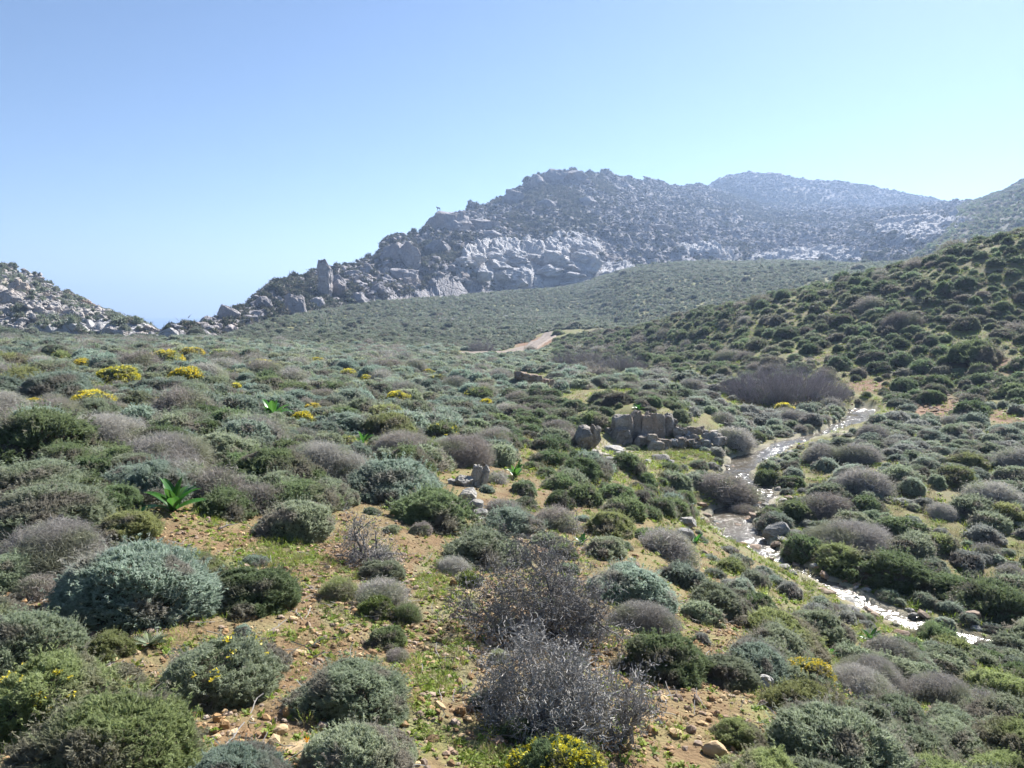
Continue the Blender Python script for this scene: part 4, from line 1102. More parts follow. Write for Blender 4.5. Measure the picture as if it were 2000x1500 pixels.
def fill(n, r0, r1, a0, a1, wfun, k, zone):
    x, y, d, a = candidates(n, r0, r1, a0, a1, r)
    z, px, py, spur = zone_masks(x, y)
    bare = ell(px, py, BARE, .2) > .5
    outc = ell(px, py, OUTCROPS, .1) > .5
    st, wz, hw = stream_near(x, y)
    tr = track_near(x, y)
    lum = fbm(x * .11, y * .11, o=3, s=91)
    w = wfun(x, y, d, px, py, spur)
    cover = fbm(x * .30, y * .30, o=3, s=92)
    ok = ~bare & ~outc & (w > 0) & (st > hw + w * .38) & (tr > 2.2 + w * .3)
    spx, spy = project(SP[:, 0], SP[:, 1], SP[:, 2])
    app = w * FPX / y
    for (hx_, hy_, ha_, hY_) in KEEP:
        cover_ = (y < hY_) & (np.abs(px - hx_) < (app + ha_) * .42) & (py - app * .42 < hy_ - ha_ * .12) & (py > hy_ - ha_ * .2)
        ok &= ~cover_
    for i in np.nonzero(ok & (px > 1330) & (px < 1800) & (py > 780))[0]:
        k_ = (SP[:, 1] > y[i] - .2) & (np.abs(spx - px[i]) < app[i] * .5) & (spy < py[i] + 4) & (spy > py[i] - app[i] * .55 - SP[:, 3] * FPX / SP[:, 1] * .25)
        if k_.any(): ok[i] = False
    for i in np.nonzero(ok)[0]:
        kk = k(px[i], py[i], spur[i], cover[i])
        if not grid.free(x[i], y[i], w[i], kk): continue
        grid.add(x[i], y[i], w[i])
        u = r.uniform()
        if spur[i]:
            tone = d_ if u < .60 else (g_ if u < .74 else (p_ if u < .78 else (b_ if u < .93 else o_))); zn = 'spur'
        elif px[i] > 1000 and px[i] < 1330 and py[i] > 770 and py[i] < 1010:
            tone = d_ if u < .6 else (b_ if u < .75 else (g_ if u < .95 else p_)); zn = 'spur'
        elif px[i] > 1250 and d[i] < 60:
            tone = g_ if u < .52 else (t_ if u < .57 else (d_ if u < .78 else o_)); zn = 'flat'
        elif d[i] < 90:
            tone = (g_ if u < .30 else b_ if u < .58 else t_ if u < .62 else p_ if u < .645 else d_ if u < .91 else o_); zn = 'shelf'
        else: tone, zn = g_, 'slope'
        form = 'twig' if tone in (t_, p_) else ('cushion' if r.uniform() < .38 else 'lumpy')
        shr.append(dict(x=x[i], y=y[i], w=w[i], form=form, tone=tone, bloom=None, label=None, hand=False, zone=zn))
# big shrubs on the spur first, then the rest
def w_spur(x, y, d, px, py, spur): return np.where(spur, r.uniform(.85, 1.75, len(x)), 0)
def w_spur2(x, y, d, px, py, spur): return np.where(spur, r.uniform(.3, .85, len(x)), 0)
fill(14000, 30, 105, 2, 44, w_spur, lambda px, py, s, c: .86 + (.4 if c > .14 else 0), 'spur')
fill(26000, 30, 105, 2, 44, w_spur2, lambda px, py, s, c: .78 + (.35 if c > .2 else 0), 'spur')
def w_mid(x, y, d, px, py, spur):
    w = np.where(px > 1250, r.uniform(.55, 1.15, len(x)), r.uniform(.6, 1.45, len(x)))
    w = w * np.where((px > 1000) & (px < 1330) & (py > 770), .85, 1) * np.where(d < 14, .72, 1)
    near = (py > 1010) & ~((px > 1420) & (py < 1330))
    return np.where(spur | near, 0, w)
fill(26000, 6.5, 95, -43, 43, w_mid, lambda px, py, s, c: (.56 if px < 1000 else .66) + (.3 if c > .22 else 0), 'mid')
def w_small(x, y, d, px, py, spur):
    near = (py > 1010) & ~((px > 1420) & (py < 1330))
    return np.where(spur, 0, np.where(near, 0, r.uniform(.25, .55, len(x))))
fill(30000, 6.5, 60, -43, 43, w_small, lambda px, py, s, c: .72 + (.5 if c > .2 else 0), 'mid')
def w_near(x, y, d, px, py, spur):
    return np.where((py > 1010) & (py < 2100), np.where(px > 1420, r.uniform(.25, .6, len(x)), r.uniform(.14, .3, len(x))), 0)
fill(900, 3.2, 14, 12, 44, lambda x, y, d, px, py, s: np.where((px > 1460) & (py > 1190) & (py < 2000), r.uniform(.35, .8, len(x)), 0), lambda *a: .68, 'near')
fill(700, 2.4, 14, -42, 42, w_near, lambda px, py, s, c: 1.0 if px > 1420 else 1.35, 'near')
# beside and below the frame, so that a step to the side still finds the heath
fill(500, 2.6, 7, -60, -36, lambda x, y, d, px, py, s: r.uniform(.5, 1.0, len(x)), lambda *a: .9, 'near')
fill(500, 3.5, 8, 36, 60, lambda x, y, d, px, py, s: r.uniform(.5, 1.0, len(x)), lambda *a: .9, 'near')
n_mid = len(shr)
# sage on the long slope under the mountain
def w_slope(x, y, d, px, py, spur):
    inn = (px > -200) & (px < 1900) & ~spur & (d > 84)
    return np.where(inn, np.where(r.uniform(size=len(x)) < .025, r.uniform(1.8, 3.2, len(x)), r.uniform(.8, 1.6, len(x))), 0)
fill(90000, 84, 330, -36, 33, w_slope, lambda px, py, s, c: .68, 'slope')

for s in shr:
    s.setdefault('zone', 'shelf')
X = np.array([s['x'] for s in shr]); Y = np.array([s['y'] for s in shr]); W = np.array([s['w'] for s in shr])
gz0 = np.minimum.reduce([ground_z(X + a * W * .3, Y + b * W * .3) for a, b in ((1,0),(-1,0),(0,1),(0,-1),(0,0))])
gzc = ground_z(X, Y)
PXc, PYc = project(X, Y, gzc + W * .3)
APP = W * FPX / Y
inview = (PXc > -60) & (PXc < 2060) & (PYc < 1580)
score = APP * inview

# which ones are individuals
ind = set(i for i, s in enumerate(shr) if s['hand'])
for tw, cap in ((False, 285), (True, 170)):
    n = sum(1 for i in ind if (shr[i]['form'] == 'twig') == tw)
    for i in np.argsort(-score):
        if n >= cap: break
        if i in ind or (shr[i]['form'] == 'twig') != tw or not inview[i] or shr[i]['zone'] == 'slope': continue
        ind.add(int(i)); n += 1

# labels that single each one out: by the nearest landmark
LAND = [('the broad-leaved rosette at the left', 340, 960), ('the skeletal dead bush', 700, 1040), ('the big dead bush', 1110, 1250), ('the upright grey boulder', 935, 930), ('the twin boulders', 1500, 1330),
        ('the fractured rock outcrop', 1255, 835), ('the split brown boulder', 1145, 850), ('the stacked stone ledge', 1385, 850), ('the wide bare grey thicket', 1530, 750), ('the paired grey thickets', 1170, 705), ('the pool in the brook', 1430, 1025),
        ('the far pool of the brook', 1680, 815), ('the red earth bank', 1830, 795), ('the dirt track', 1040, 675), ('the compact yellow broom', 776, 775), ('the large yellow broom', 368, 735), ('the leftmost yellow broom', 65, 785),
        ('the low stone wall', 1045, 742), ('the far broad-leaved rosette', 533, 800), ('the flat brown stone', 308, 908), ('the brook at the right edge', 1930, 1258), ('the tan slab', 590, 1458), ('the right frame edge halfway up', 2000, 900),
        ('the right frame edge under the hill', 2000, 560), ('the right frame edge low down', 2000, 1420), ('the white rock on the right heath', 1780, 1028), ('the bright yellow broom', 512, 712), ('the far left frame edge', 0, 740),
        ('the bare thicket by the track', 940, 672), ('the pale boulder on the right bank', 1630, 945), ('the hillside crest gap', 1700, 560), ('the middle of the dark hillside', 1750, 650), ('the left foot of the dark hillside', 1330, 690), ('the round green bush', 1100, 1065), ('the dark-leaved rosette', 708, 850)]
ORD = ['nearest', 'second nearest', 'third nearest', 'fourth nearest', 'fifth nearest', 'sixth nearest', 'seventh nearest', 'eighth nearest', 'ninth nearest', 'tenth nearest'] + [f'{n}th nearest' for n in range(11, 60)]
groups = {}
for i in ind:
    s = shr[i]
    if s['label']: continue
    j = min(range(len(LAND)), key=lambda q: math.hypot(LAND[q][1] - PXc[i], (LAND[q][2] - PYc[i]) * 1.5))
    dx, dy = PXc[i] - LAND[j][1], (PYc[i] - LAND[j][2]) * 1.5
    side = ('right of' if dx > 0 else 'left of') if abs(dx) > abs(dy) else ('in front of' if dy > 0 else 'behind')
    kindw = 'yellow-flecked broom' if s['bloom'] else ('shrub' if s['form'] == 'twig' else ('cushion shrub' if s['form'] == 'cushion' else 'lumpy shrub'))
    groups.setdefault((TONE_WORD[s['tone']], kindw, side, j), []).append((math.hypot(dx, dy), i))
for (tw, kw, side, j), lst in groups.items():
    for n, (_, i) in enumerate(sorted(lst)):
        shr[i]['label'] = f'{tw} {kw} {side} {LAND[j][0]}' if len(lst) == 1 else f'{tw} {kw} {side} {LAND[j][0]}, {ORD[n]}'

def lod_of(app): return 'near' if app >= 105 else ('mid' if app >= 42 else ('far' if app >= 17 else 'tiny'))
GRP = {False: 'cushion shrubs of the heath', True: 'dry twiggy shrubs of the heath', 'b': 'yellow flowering broom on the heath'}
rr2 = np.random.default_rng(99)
for i in sorted(ind):
    s = shr[i]
    w = s['w']; lod = lod_of(APP[i]); k = int(rr2.integers(NVAR)); pr = PROTO[s['form'], lod, k]
    tw = s['form'] == 'twig'
    name = 'flowering_broom' if s['bloom'] else ('dry_shrub' if tw else 'cushion_shrub')
    loc = (s['x'], s['y'], gz0[i] - .02 * w)
    hs = w * rr2.uniform(.66, .86)
    if tw and s['tone'] not in (t_, p_): hs *= 1.3
    if s['bloom'] == 'bloom' and lod != 'near': hs *= 1.0
    asp = float(rr2.uniform(.86, 1.16))
    sc = (w * 1.10 * asp, w * 1.10 / asp, hs + (gzc[i] - gz0[i]) * 1.2); rz = float(rr2.uniform(0, 6.28))
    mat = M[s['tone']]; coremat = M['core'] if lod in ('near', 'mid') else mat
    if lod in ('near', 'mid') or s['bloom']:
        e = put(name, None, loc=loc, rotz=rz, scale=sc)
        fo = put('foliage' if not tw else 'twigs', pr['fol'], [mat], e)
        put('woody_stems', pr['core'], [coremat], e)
        if s['bloom']: put('blossom', pr[s['bloom']], [M['flower']], fo)
    else:
        e = put(name, pr['all'], [mat, mat], loc=loc, rotz=rz, scale=sc)
    e.rotation_euler = (float(rr2.normal(0, .06)), float(rr2.normal(0, .06)), rz)
    tag(e, s['label'], 'shrub', GRP['b'] if s['bloom'] else GRP[tw])

# the rest, which nobody could count
FORMK = list(FORMS)
for zn, mk, nm, lab in (('shelf', 'mix_shelf', 'heath', 'low grey-green heath shrubs covering the shelf to the left and middle'), ('flat', 'mix_flat', 'streamside_heath', 'low greyish heath covering the flat ground right of the brook'),
                        ('spur', 'mix_spur', 'hillside_heath', 'dark dome shrubs covering the near hillside at the right'), ('slope', 'mix_slope', 'sage_slope', 'fine sage green scrub covering the long slope below the mountain')):
    idx = [i for i, s in enumerate(shr) if s['zone'] == zn and i not in ind]
    idx = np.array(idx)
    protos, pid = [], []
    lods = ('near', 'mid', 'far', 'tiny'); key = {}
    for lod in lods:
        for fm in FORMK:
            for k in range(NVAR):
                key[lod, fm, k] = len(protos)
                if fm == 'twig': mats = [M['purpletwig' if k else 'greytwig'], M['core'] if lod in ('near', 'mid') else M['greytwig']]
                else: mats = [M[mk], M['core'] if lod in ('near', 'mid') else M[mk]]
                protos.append((PROTO[fm, lod, k]['all'], mats))
    for i in idx: pid.append(key[lod_of(APP[i]), shr[i]['form'], int(rr2.integers(NVAR))])
    n = len(idx)
    P = np.stack([X[idx], Y[idx], gz0[idx] - .02 * W[idx]], 1)
    rot = np.stack([rr2.normal(0, .08, n), rr2.normal(0, .08, n), rr2.uniform(0, 6.28, n)], 1)
    hsc = W[idx] * rr2.uniform(.5, .95, n) + (gzc[idx] - gz0[idx]) * 1.2
    scatter(nm, P, rot, np.stack([W[idx] * rr2.uniform(.85, 1.3, n), W[idx] * rr2.uniform(.85, 1.25, n), hsc], 1), pid, protos, lab)
print('shrubs', len(shr), 'individual', len(ind))

# ================================================================== ROCKS OF THE VALLEY
def sit(px, py):
    for k in range(40):
        p = hit(px, py + k)[0]
        if not np.isnan(p[0]): break
    return p
def rock_thing(name, px, py, w, h, mat, seed, label, cat='rock', planes=16, rough=.05, depth=.8, sub=4, rotz=0.0, sink=.18, box=False, bands=0.0, parent=None, tilt=0.0, group=None):
    p = sit(px, py)
    wm, hm = w * p[1] / FPX, h * p[1] / FPX
    d = math.hypot(p[0], p[1]); q = wm * depth * .4
    x, y = p[0] + p[0] / d * q, p[1] + p[1] / d * q
    z = float(ground_z(x, y)[0])
    V_, F_ = rock_np(seed, sub, planes, (wm, wm * depth, hm * (1 + 2 * sink)), rough, box=box, bands=bands)
    o = put(name, mesh_np(name, V_, F_), [mat], parent, loc=(x, y, z + hm * (.5 - sink)), rotz=rotz)
    o.rotation_euler = (tilt, 0, rotz)
    if label: tag(o, label, cat, group)
    return o
# fractured outcrop above the brook: one mass of bedrock split into blocks
oc = sit(1255, 868)
outcrop = put('rock_outcrop', None, loc=(oc[0], oc[1], oc[2]))
tag(outcrop, 'fractured grey-brown rock outcrop with upright joints beside the brook', 'rock outcrop')
def block(thing, name, px, py, w, h, seed, mat, depth=.9, box=True, rough=.085, planes=14, rot=0.0, fwd=0.0, tilt=0.0):
    """a block whose foot shows at that photo position at the thing's own distance"""
    o0 = np.array(thing.location)
    dx, dy, dz = ray(px, py)
    Yd = o0[1] + fwd
    wm, hm = w * Yd / FPX, h * Yd / FPX
    V_, F_ = rock_np(seed, 4, planes, (wm, wm * depth, hm * 1.25), rough, box=box)
    zf = dz / dy * Yd
    o = put(name, mesh_np(name, V_, F_), [mat], thing, loc=(dx / dy * Yd - o0[0], Yd - o0[1] + wm * depth * .3, zf + hm * .42 - o0[2]))
    o.rotation_euler = (tilt, rot * .35, rot)
    return o
for i, (px, py, w, h, fw, rot, tl) in enumerate([(1216,868,42,58,.1,.10,.1),(1240,870,32,66,.35,-.05,0),(1264,870,30,64,.30,.06,0),(1284,868,34,60,.35,-.04,0),(1304,858,26,50,.6,.1,0),
                                            (1215,872,48,34,-.2,.2,0),(1262,876,48,26,-.35,.1,0),(1282,884,36,24,-.7,-.1,0),(1316,848,18,30,.7,.2,0),(1190,858,22,22,.3,.4,0),(1185,872,18,16,.0,.9,0),(1300,880,30,22,-.5,.3,0),(1274,862,22,14,-.6,.3,0)]):
    block(outcrop, 'block', px, py, w, h, 600 + i, M['schist'], rot=rot, fwd=fw, tilt=tl)
lp = sit(1385, 872)
ledge = put('stone_ledge', None, loc=tuple(lp)); tag(ledge, 'low ledge of stacked weathered stones running from outcrop to brook', 'rock ledge')
rL = np.random.default_rng(44)
for i in range(46):
    u = rL.uniform(); row = rL.integers(0, 3)
    px = 1312 + 102 * u + rL.normal(0, 2); py = 870 - row * 11 + 6 * abs(u - .4) + rL.normal(0, 2) + (u > .85) * row * 6
    block(ledge, 'stone', px, py, rL.uniform(11, 24), rL.uniform(8, 16), 640 + i, M['schist'] if i % 3 else M['grey_rock'], rot=rL.normal(0, .5), fwd=row * .22 - .2, planes=6)
# split brown boulder left of the outcrop
sb = sit(1145, 880)
spl = put('split_boulder', None, loc=tuple(sb)); tag(spl, 'big brown boulder split by a slanting crack left of the outcrop', 'boulder')
for i, (px, py, w, h, fw, rot) in enumerate([(1138,876,46,44,0,.12),(1163,872,26,44,.15,-.2),(1146,846,40,14,.3,.2),(1168,850,16,18,.4,.1)]):
    block(spl, 'block', px, py, w, h, 700 + i, M['schist'], rot=rot, fwd=fw, planes=20, rough=.11, box=False, tilt=.1)
for i, (px, py, w, h) in enumerate([(1200,886,44,16),(1175,893,40,9),(1210,896,30,14),(1160,888,26,10),(1190,899,24,7),(1222,893,18,10),(1290,900,36,12),(1262,906,24,9),(1310,905,16,6),(1240,912,18,6),(1335,898,14,6)]):
    rock_thing('ledge_rock', px, py, w, h, M['grey_rock'], 720 + i, None, parent=ground, depth=1.0, sink=.3, sub=3)
# the grey boulders at the middle
ub = sit(925, 952)
upb = put('upright_boulder', None, loc=tuple(ub)); tag(upb, 'upright grey lichened boulder with a vertical crack among blue-green shrubs', 'boulder')
for i, (px, py, w, h, fw, rot) in enumerate([(931,952,22,44,.25,0),(946,952,16,42,.25,.1),(904,952,44,22,0,.15),(882,950,24,14,.1,.4)]):
    block(upb, 'block', px, py, w * (1.15 if i < 2 else 1), h, 740 + i, M['grey_rock'], rot=rot + .35, fwd=fw, planes=22, box=i < 1, rough=.12, tilt=.12)
cb = sit(925, 1012)
stk = put('stacked_boulders', None, loc=tuple(cb)); tag(stk, 'pile of rounded grey boulders stepping down beside blue-green mound', 'boulder')
for i, (px, py, w, h, fw, rot) in enumerate([(915,990,44,36,.3,0),(928,1000,38,26,.15,.3),(936,1012,34,20,0,-.2),(934,1020,28,12,-.1,.2),(912,975,26,16,.5,.5)]):
    block(stk, 'boulder', px, py, w, h, 750 + i, M['grey_rock'], rot=rot, fwd=fw, planes=16, box=False, rough=.05)
for i, (px, py, w, h) in enumerate([(970,1030,30,12),(985,1036,34,14),(1004,1046,26,9),(1030,1052,34,9),(960,1042,22,8),(1050,1056,20,7),(1012,1060,22,8),(1003,1045,24,9)]):
    rock_thing('ledge_rock', px, py, w, h, M['brown_stone'], 765 + i, None, parent=ground, sink=.3, sub=3, box=True, planes=8)
# single rocks
SINGLE = [
 ('flat_stone', 310,922,34,16,'brown_stone','flat topped brown stone in shade behind the broad-leaved rosette'),
 ('flat_stone', 388,936,58,26,'brown_stone','pale pinkish flat stone right behind the broad-leaved rosette'),
 ('boulder', 1508,1315,36,24,'grey_rock','upper of the twin pale boulders left of the yellow broom'),
 ('boulder', 1490,1350,46,30,'grey_rock','lower of the twin pale boulders at the gravel edge'),
 ('boulder', 1780,1034,34,18,'pale_limestone','white pointed rock among grey shrubs on the right heath'),
 ('boulder', 1630,954,46,14,'grey_rock','long pale boulder with dark patches right of the brook'),
 ('boulder', 1340,1028,44,20,'grey_rock','broad flat boulder on the near bank above the pool'),
 ('boulder', 1338,1052,34,20,'grey_rock','pale blocky boulder by the near bank rosette'),
 ('boulder', 1515,1048,56,30,'grey_rock','brown boulder slab on the far bank of the pool'),
 ('boulder', 1185,1093,20,16,'orange_stone','small reddish stone among blue-green shrubs'),
 ('boulder', 332,660,44,27,'pale_limestone','pale spiky rock standing in the gap to the sea'),
 ('boulder', 305,662,18,10,'limestone','small dark rock at the left of the gap to the sea'),
 ('boulder', 1610,1160,30,7,'brown_stone','thin pale slab on the near edge of the brook'),
 ('boulder', 1240,1110,22,14,'brown_stone','brown stone beside the pale twiggy cushion'),
 ('boulder', 558,735,30,10,'grey_rock','grey flat rock right of the bright yellow broom'),
 ('boulder', 885,1145,18,14,'orange_stone','rounded reddish stone at the foot of the fresh green shrub'),
 ('stone', 1395,1478,60,30,'tan_slab','large cracked tan stone on the gravel at bottom right'),
 ('stone', 1900,1215,40,22,'brown_stone','brown rock in the shaded brook bank at the right edge'),
 ('stone', 1700,1260,28,8,'brown_stone','dark slab on the bare slope near the brook'),
 ('stone', 1760,1238,34,10,'brown_stone','slanting dark slab on the bare slope above the brook'),
 ('boulder', 985,620,16,6,'pale_limestone','white rock alone on the sage slope above the track'),
 ('boulder', 1245,602,16,6,'pale_limestone','white rock on the sage slope right of the white lone rock'),
 ('boulder', 1290,598,14,5,'pale_limestone','second white rock on the sage slope near the dark hillside'),
 ('boulder', 45,664,14,6,'pale_limestone','white boulder on the green foot of the left hill'),
]
for i, (nm, px, py, w, h, mt, lab) in enumerate(SINGLE):
    rock_thing(nm, px, py, w, h, M[mt], 800 + i, lab, 'rock', depth=.75, sub=4, planes=15, rough=.06, rotz=0, sink=.2)
# the pale leaning slab near the bottom
slab = rock_thing('tan_slab', 592, 1478, 82, 15, M['tan_slab'], 850, 'smooth tan slab lying on the gravel at the bottom', 'rock', planes=14, rough=.02, depth=.75, sub=4, rotz=.35, sink=.25)
for i, (px, py, w, h, mt) in enumerate([(560,1400,24,20,'orange_stone'),(548,1434,32,16,'tan_slab'),(628,1430,32,18,'brown_stone'),(425,1412,24,20,'orange_stone'),(438,1425,22,18,'orange_stone'),(420,1446,26,10,'tan_slab'),(390,1484,18,12,'tan_slab'),
       (516,1442,12,14,'orange_stone'),(572,1215,22,12,'tan_slab'),(602,1226,16,12,'brown_stone'),(668,1240,16,14,'brown_stone'),(55,1196,24,14,'tan_slab'),(18,1172,26,10,'orange_stone'),(900,1398,28,18,'orange_stone'),(920,1390,20,14,'brown_stone'),
       (796,1160,16,11,'brown_stone'),(748,1256,14,9,'orange_stone'),(1320,1440,30,14,'tan_slab'),(1350,1432,24,14,'brown_stone'),(1470,1350,20,12,'orange_stone'),(1445,1490,24,14,'orange_stone'),(1385,1410,16,10,'orange_stone'),(1490,1382,18,14,'brown_stone'),
       (1400,1398,14,10,'brown_stone'),(1255,1410,18,10,'tan_slab'),(855,1395,16,9,'orange_stone'),(880,1470,18,10,'brown_stone'),(480,1110,14,9,'brown_stone'),(640,1112,16,9,'tan_slab'),(1375,1085,24,12,'brown_stone'),(1440,1095,24,8,'brown_stone'),
       (340,1080,16,9,'brown_stone'),(255,1075,18,9,'orange_stone'),(1230,1465,20,12,'tan_slab'),(1310,1475,16,10,'orange_stone'),(700,1190,12,8,'orange_stone'),(790,1120,12,8,'brown_stone')]):
    rock_thing('stone', px, py, w, h, M[mt], 860 + i, None, parent=ground, depth=.85, sub=2, planes=11, rotz=random.uniform(0, 6), sink=.2)
# stones along the water's edge and the bank, pieces of the ground
rS = np.random.default_rng(17)
n_ = 0
for _ in range(700):
    i = rS.integers(0, len(SP) - 1); side = rS.choice([-1, 1])
    t = SP[i+1] - SP[i]; nn = np.array([-t[1], t[0]]) / (np.hypot(t[0], t[1]) + 1e-9)
    q = SP[i, :2] + nn * side * (SP[i, 3] + rS.uniform(-.4, .5))
    ppx_, ppy_ = project(q[0], q[1], SP[i, 2])
    if not (1200 < ppx_ < 2020) or n_ >= 230: continue
    s_ = rS.uniform(.10, .34) * (1.0 if q[1] > 15 else .75)
    z_ = max(float(ground_z(q[0], q[1])[0]), SP[i, 2] - .05)
    o = put('brook_stone', STONES[n_ % 8], [M['grey_rock'] if n_ % 3 else M['brown_stone']], ground, loc=(q[0], q[1], z_ + .02), scale=(s_, s_, s_ * .8)); o.rotation_euler = (rS.normal(0, .2), rS.normal(0, .2), rS.uniform(0, 6.3)); n_ += 1
# low ruined wall on the heath
wl = sit(1050, 756)
wall = put('ruined_wall', None, loc=tuple(wl)); tag(wall, 'low ruined wall of dark stone blocks on the far heath', 'stone wall')
for i, (px, py, w, h) in enumerate([(1018,740,26,14),(1030,742,16,12),(1042,744,24,12),(1054,746,14,12),(1053,754,14,15),(1066,755,16,15),(1079,754,11,13),(1044,752,12,8),(1088,757,10,5),(1070,760,20,3)]):
    block(wall, 'block', px, py, w, h, 900 + i, M['brown_stone'], rot=rS.normal(0, .15), fwd=rS.normal(0, .1), planes=6)
# rubble at the red bank
rb = sit(1830, 806)
for i in range(60):
    px, py = 1785 + 90 * rS.uniform(), 772 + 36 * rS.uniform()
    p = sit(px, py); s_ = rS.uniform(.12, .4)
    put('rubble', STONES[i % 8], [M['brown_stone'] if i % 2 else M['orange_stone']], ground, loc=tuple(p), rotz=rS.uniform(0, 6), scale=(s_, s_, s_))
# rows of stones of an old terrace on the sage slope
for i in range(70):
    u = rS.uniform()
    px, py = (700 + 250 * u, 628 - 8 * u + rS.normal(0, 1.5)) if i % 2 else (1000 + 140 * u, 612 + 12 * u + rS.normal(0, 2))
    p = sit(px, py)
    if np.isnan(p[0]): continue
    s_ = rS.uniform(.5, 1.5)
    put('terrace_stone', ROCKS[i % 7], [M['limestone']], ground, loc=tuple(p), rotz=rS.uniform(0, 6), scale=(s_ * 1.3, s_, s_ * .7))

# ------------------------------------------------------------------ gravel and small herbs
rg = np.random.default_rng(77)
x, y, d, a = candidates(60000, 2.2, 15, -43, 43, rg)
x2, y2, d2, a2 = candidates(26000, 2.2, 7.5, -43, 43, rg)
x, y, d = np.concatenate([x, x2]), np.concatenate([y, y2]), np.concatenate([d, d2])
z, px, py, _ = zone_masks(x, y)
dens = np.where(d < 6, 1.0, np.where(d < 10, .7, .5)) * (.35 + .65 * sstep(-.3, .3, fbm(x * 1.1, y * 1.1, o=3, s=5)))
st, wz, hw = stream_near(x, y)
keep = (rg.uniform(size=len(x)) < dens) & (st > hw) & ((d < 9) | (ell(px, py, BARE) > .2) | (rg.uniform(size=len(x)) < .3)) & (py < 1900)
x, y, z = x[keep], y[keep], z[keep]; n = len(x)
s_ = .012 * (6.0 ** (rg.uniform(0, 1, n) ** 2.6)) * rg.uniform(.8, 1.2, n)
gp = [(q, [M[mt]]) for mt in ('orange_stone', 'brown_stone', 'tan_slab') for q in STONES]
pid = rg.integers(0, 8, n) + 8 * rg.choice([0, 0, 0, 1, 1, 2], n)
def litter(seed):
    r_ = np.random.default_rng(seed); pts = np.cumsum(np.concatenate([[[-.5, 0, .02]], np.column_stack([np.full(4, .25), r_.normal(0, .09, 4), r_.normal(0, .03, 4)])]), 0)
    sg = np.array([(*pts[k], *pts[k + 1], .022, .018) for k in range(4)] + [(*pts[2], *(pts[2] + [.2, .16, .08]), .014, .008)])
    p0, p1 = sg[:, :3], sg[:, 3:6]; d_3 = unit(p1 - p0); u_ = unit(np.cross(d_3, [[0, 0, 1.]])); v_ = np.cross(d_3, u_)
    ring = [u_ * math.cos(q) + v_ * math.sin(q) for q in (0, 2.1, 4.2)]
    Vl = np.concatenate([np.stack([p0 + q * sg[:, 6:7] for q in ring] + [p1 + q * sg[:, 7:8] for q in ring], 1)]).reshape(-1, 3)
    Fl = np.concatenate([np.arange(len(sg))[:, None] * 6 + np.array([[i, (i+1) % 3, 3 + (i+1) % 3, 3 + i]]) for i in range(3)])
    me_ = mesh_np('litter', Vl, Fl, np.tile([[r_.uniform(), .3, 0]], (len(Vl), 1))); me_.materials.append(None)
    return me_
gp += [(litter(k), [M['deadwood']]) for k in range(3)]
lit = rg.uniform(size=n) < .05
pid = np.where(lit, 24 + pid % 3, pid); s_ = np.where(lit, rg.uniform(.05, .17, n), s_)
scatter('gravel', np.stack([x, y, z + s_ * .12], 1), np.stack([rg.normal(0, .3, n), rg.normal(0, .3, n), rg.uniform(0, 6.3, n)], 1), np.stack([s_, s_, s_ * .9], 1), pid, gp, 'ochre and brown gravel covering the bare ground')

def tuft(seed, nl, ln, wd, flat):
    r_ = np.random.default_rng(seed)
    az_ = r_.uniform(0, 6.28, nl); el = r_.uniform(flat, flat + .9, nl)
    D = np.stack([np.cos(az_) * np.cos(el), np.sin(az_) * np.cos(el), np.sin(el)], 1)
    l_ = ln * r_.uniform(.5, 1.2, (nl, 1)); b0 = r_.normal(0, .25 * ln, (nl, 3)) * [1, 1, 0]
    sd2 = unit(np.cross(D, [0, 0, 1.0])) * wd * .5
    mid = b0 + D * l_ * .6; tipp = b0 + D * l_ + [0, 0, -.15 * ln]
    V_ = np.stack([b0, mid - sd2, mid + sd2, tipp], 1).reshape(-1, 3)
    k = np.arange(nl)[:, None] * 4
    F_ = np.concatenate([k + [0, 2, 1], k + [1, 2, 3]])
    t = np.zeros((len(V_), 3)); t[:, 0] = np.repeat(r_.uniform(0, 1, nl), 4); t[3::4, 1] = .5
    return mesh_np('herb', V_, F_, t)
HERBS = [tuft(k, 14, .6, .26, .15) for k in range(4)] + [tuft(10 + k, 22, 1.0, .05, .6) for k in range(3)]
for q in HERBS: q.materials.append(None)
x, y, d, a = candidates(120000, 2.2, 26, -43, 43, rg)
x2, y2, d2, a2 = candidates(50000, 2.2, 8.5, -43, 43, rg)
x, y, d = np.concatenate([x, x2]), np.concatenate([y, y2]), np.concatenate([d, d2])
z, px, py, _ = zone_masks(x, y)
gm = ell(px, py, GREEN, .5)
st, wz, hw = stream_near(x, y)
patch = sstep(.0, .45, fbm(x * 1.6, y * 1.6, o=3, s=15))
dens = np.maximum(gm * (.25 + .75 * patch), .22 * patch + .05) + .5 * (st < 2.2) * patch + .12 * ((px > 1450) & (py > 1150))
keep = (rg.uniform(size=len(x)) < dens * 1.0) & (st > hw + .1) & (py < 1900)
x, y, z, d = x[keep], y[keep], z[keep], d[keep]; n = len(x)
s_ = rg.uniform(.025, .075, n) * np.where(d > 9, 1.7, 1)
pid = rg.choice([0, 1, 2, 3, 0, 1, 2, 3, 4, 5, 6], n)
dry = rg.uniform(size=n) < .18
gp = [(q, [M['herb']]) for q in HERBS] + [(q, [M['drygrass']]) for q in HERBS]
scatter('ground_herbs', np.stack([x, y, z], 1), np.stack([rg.normal(0, .15, n), rg.normal(0, .15, n), rg.uniform(0, 6.3, n)], 1), np.stack([s_, s_, s_], 1), np.where(dry, 4 + pid % 3 + 7, pid), gp, 'low fresh green herbs and thin grass between the stones')

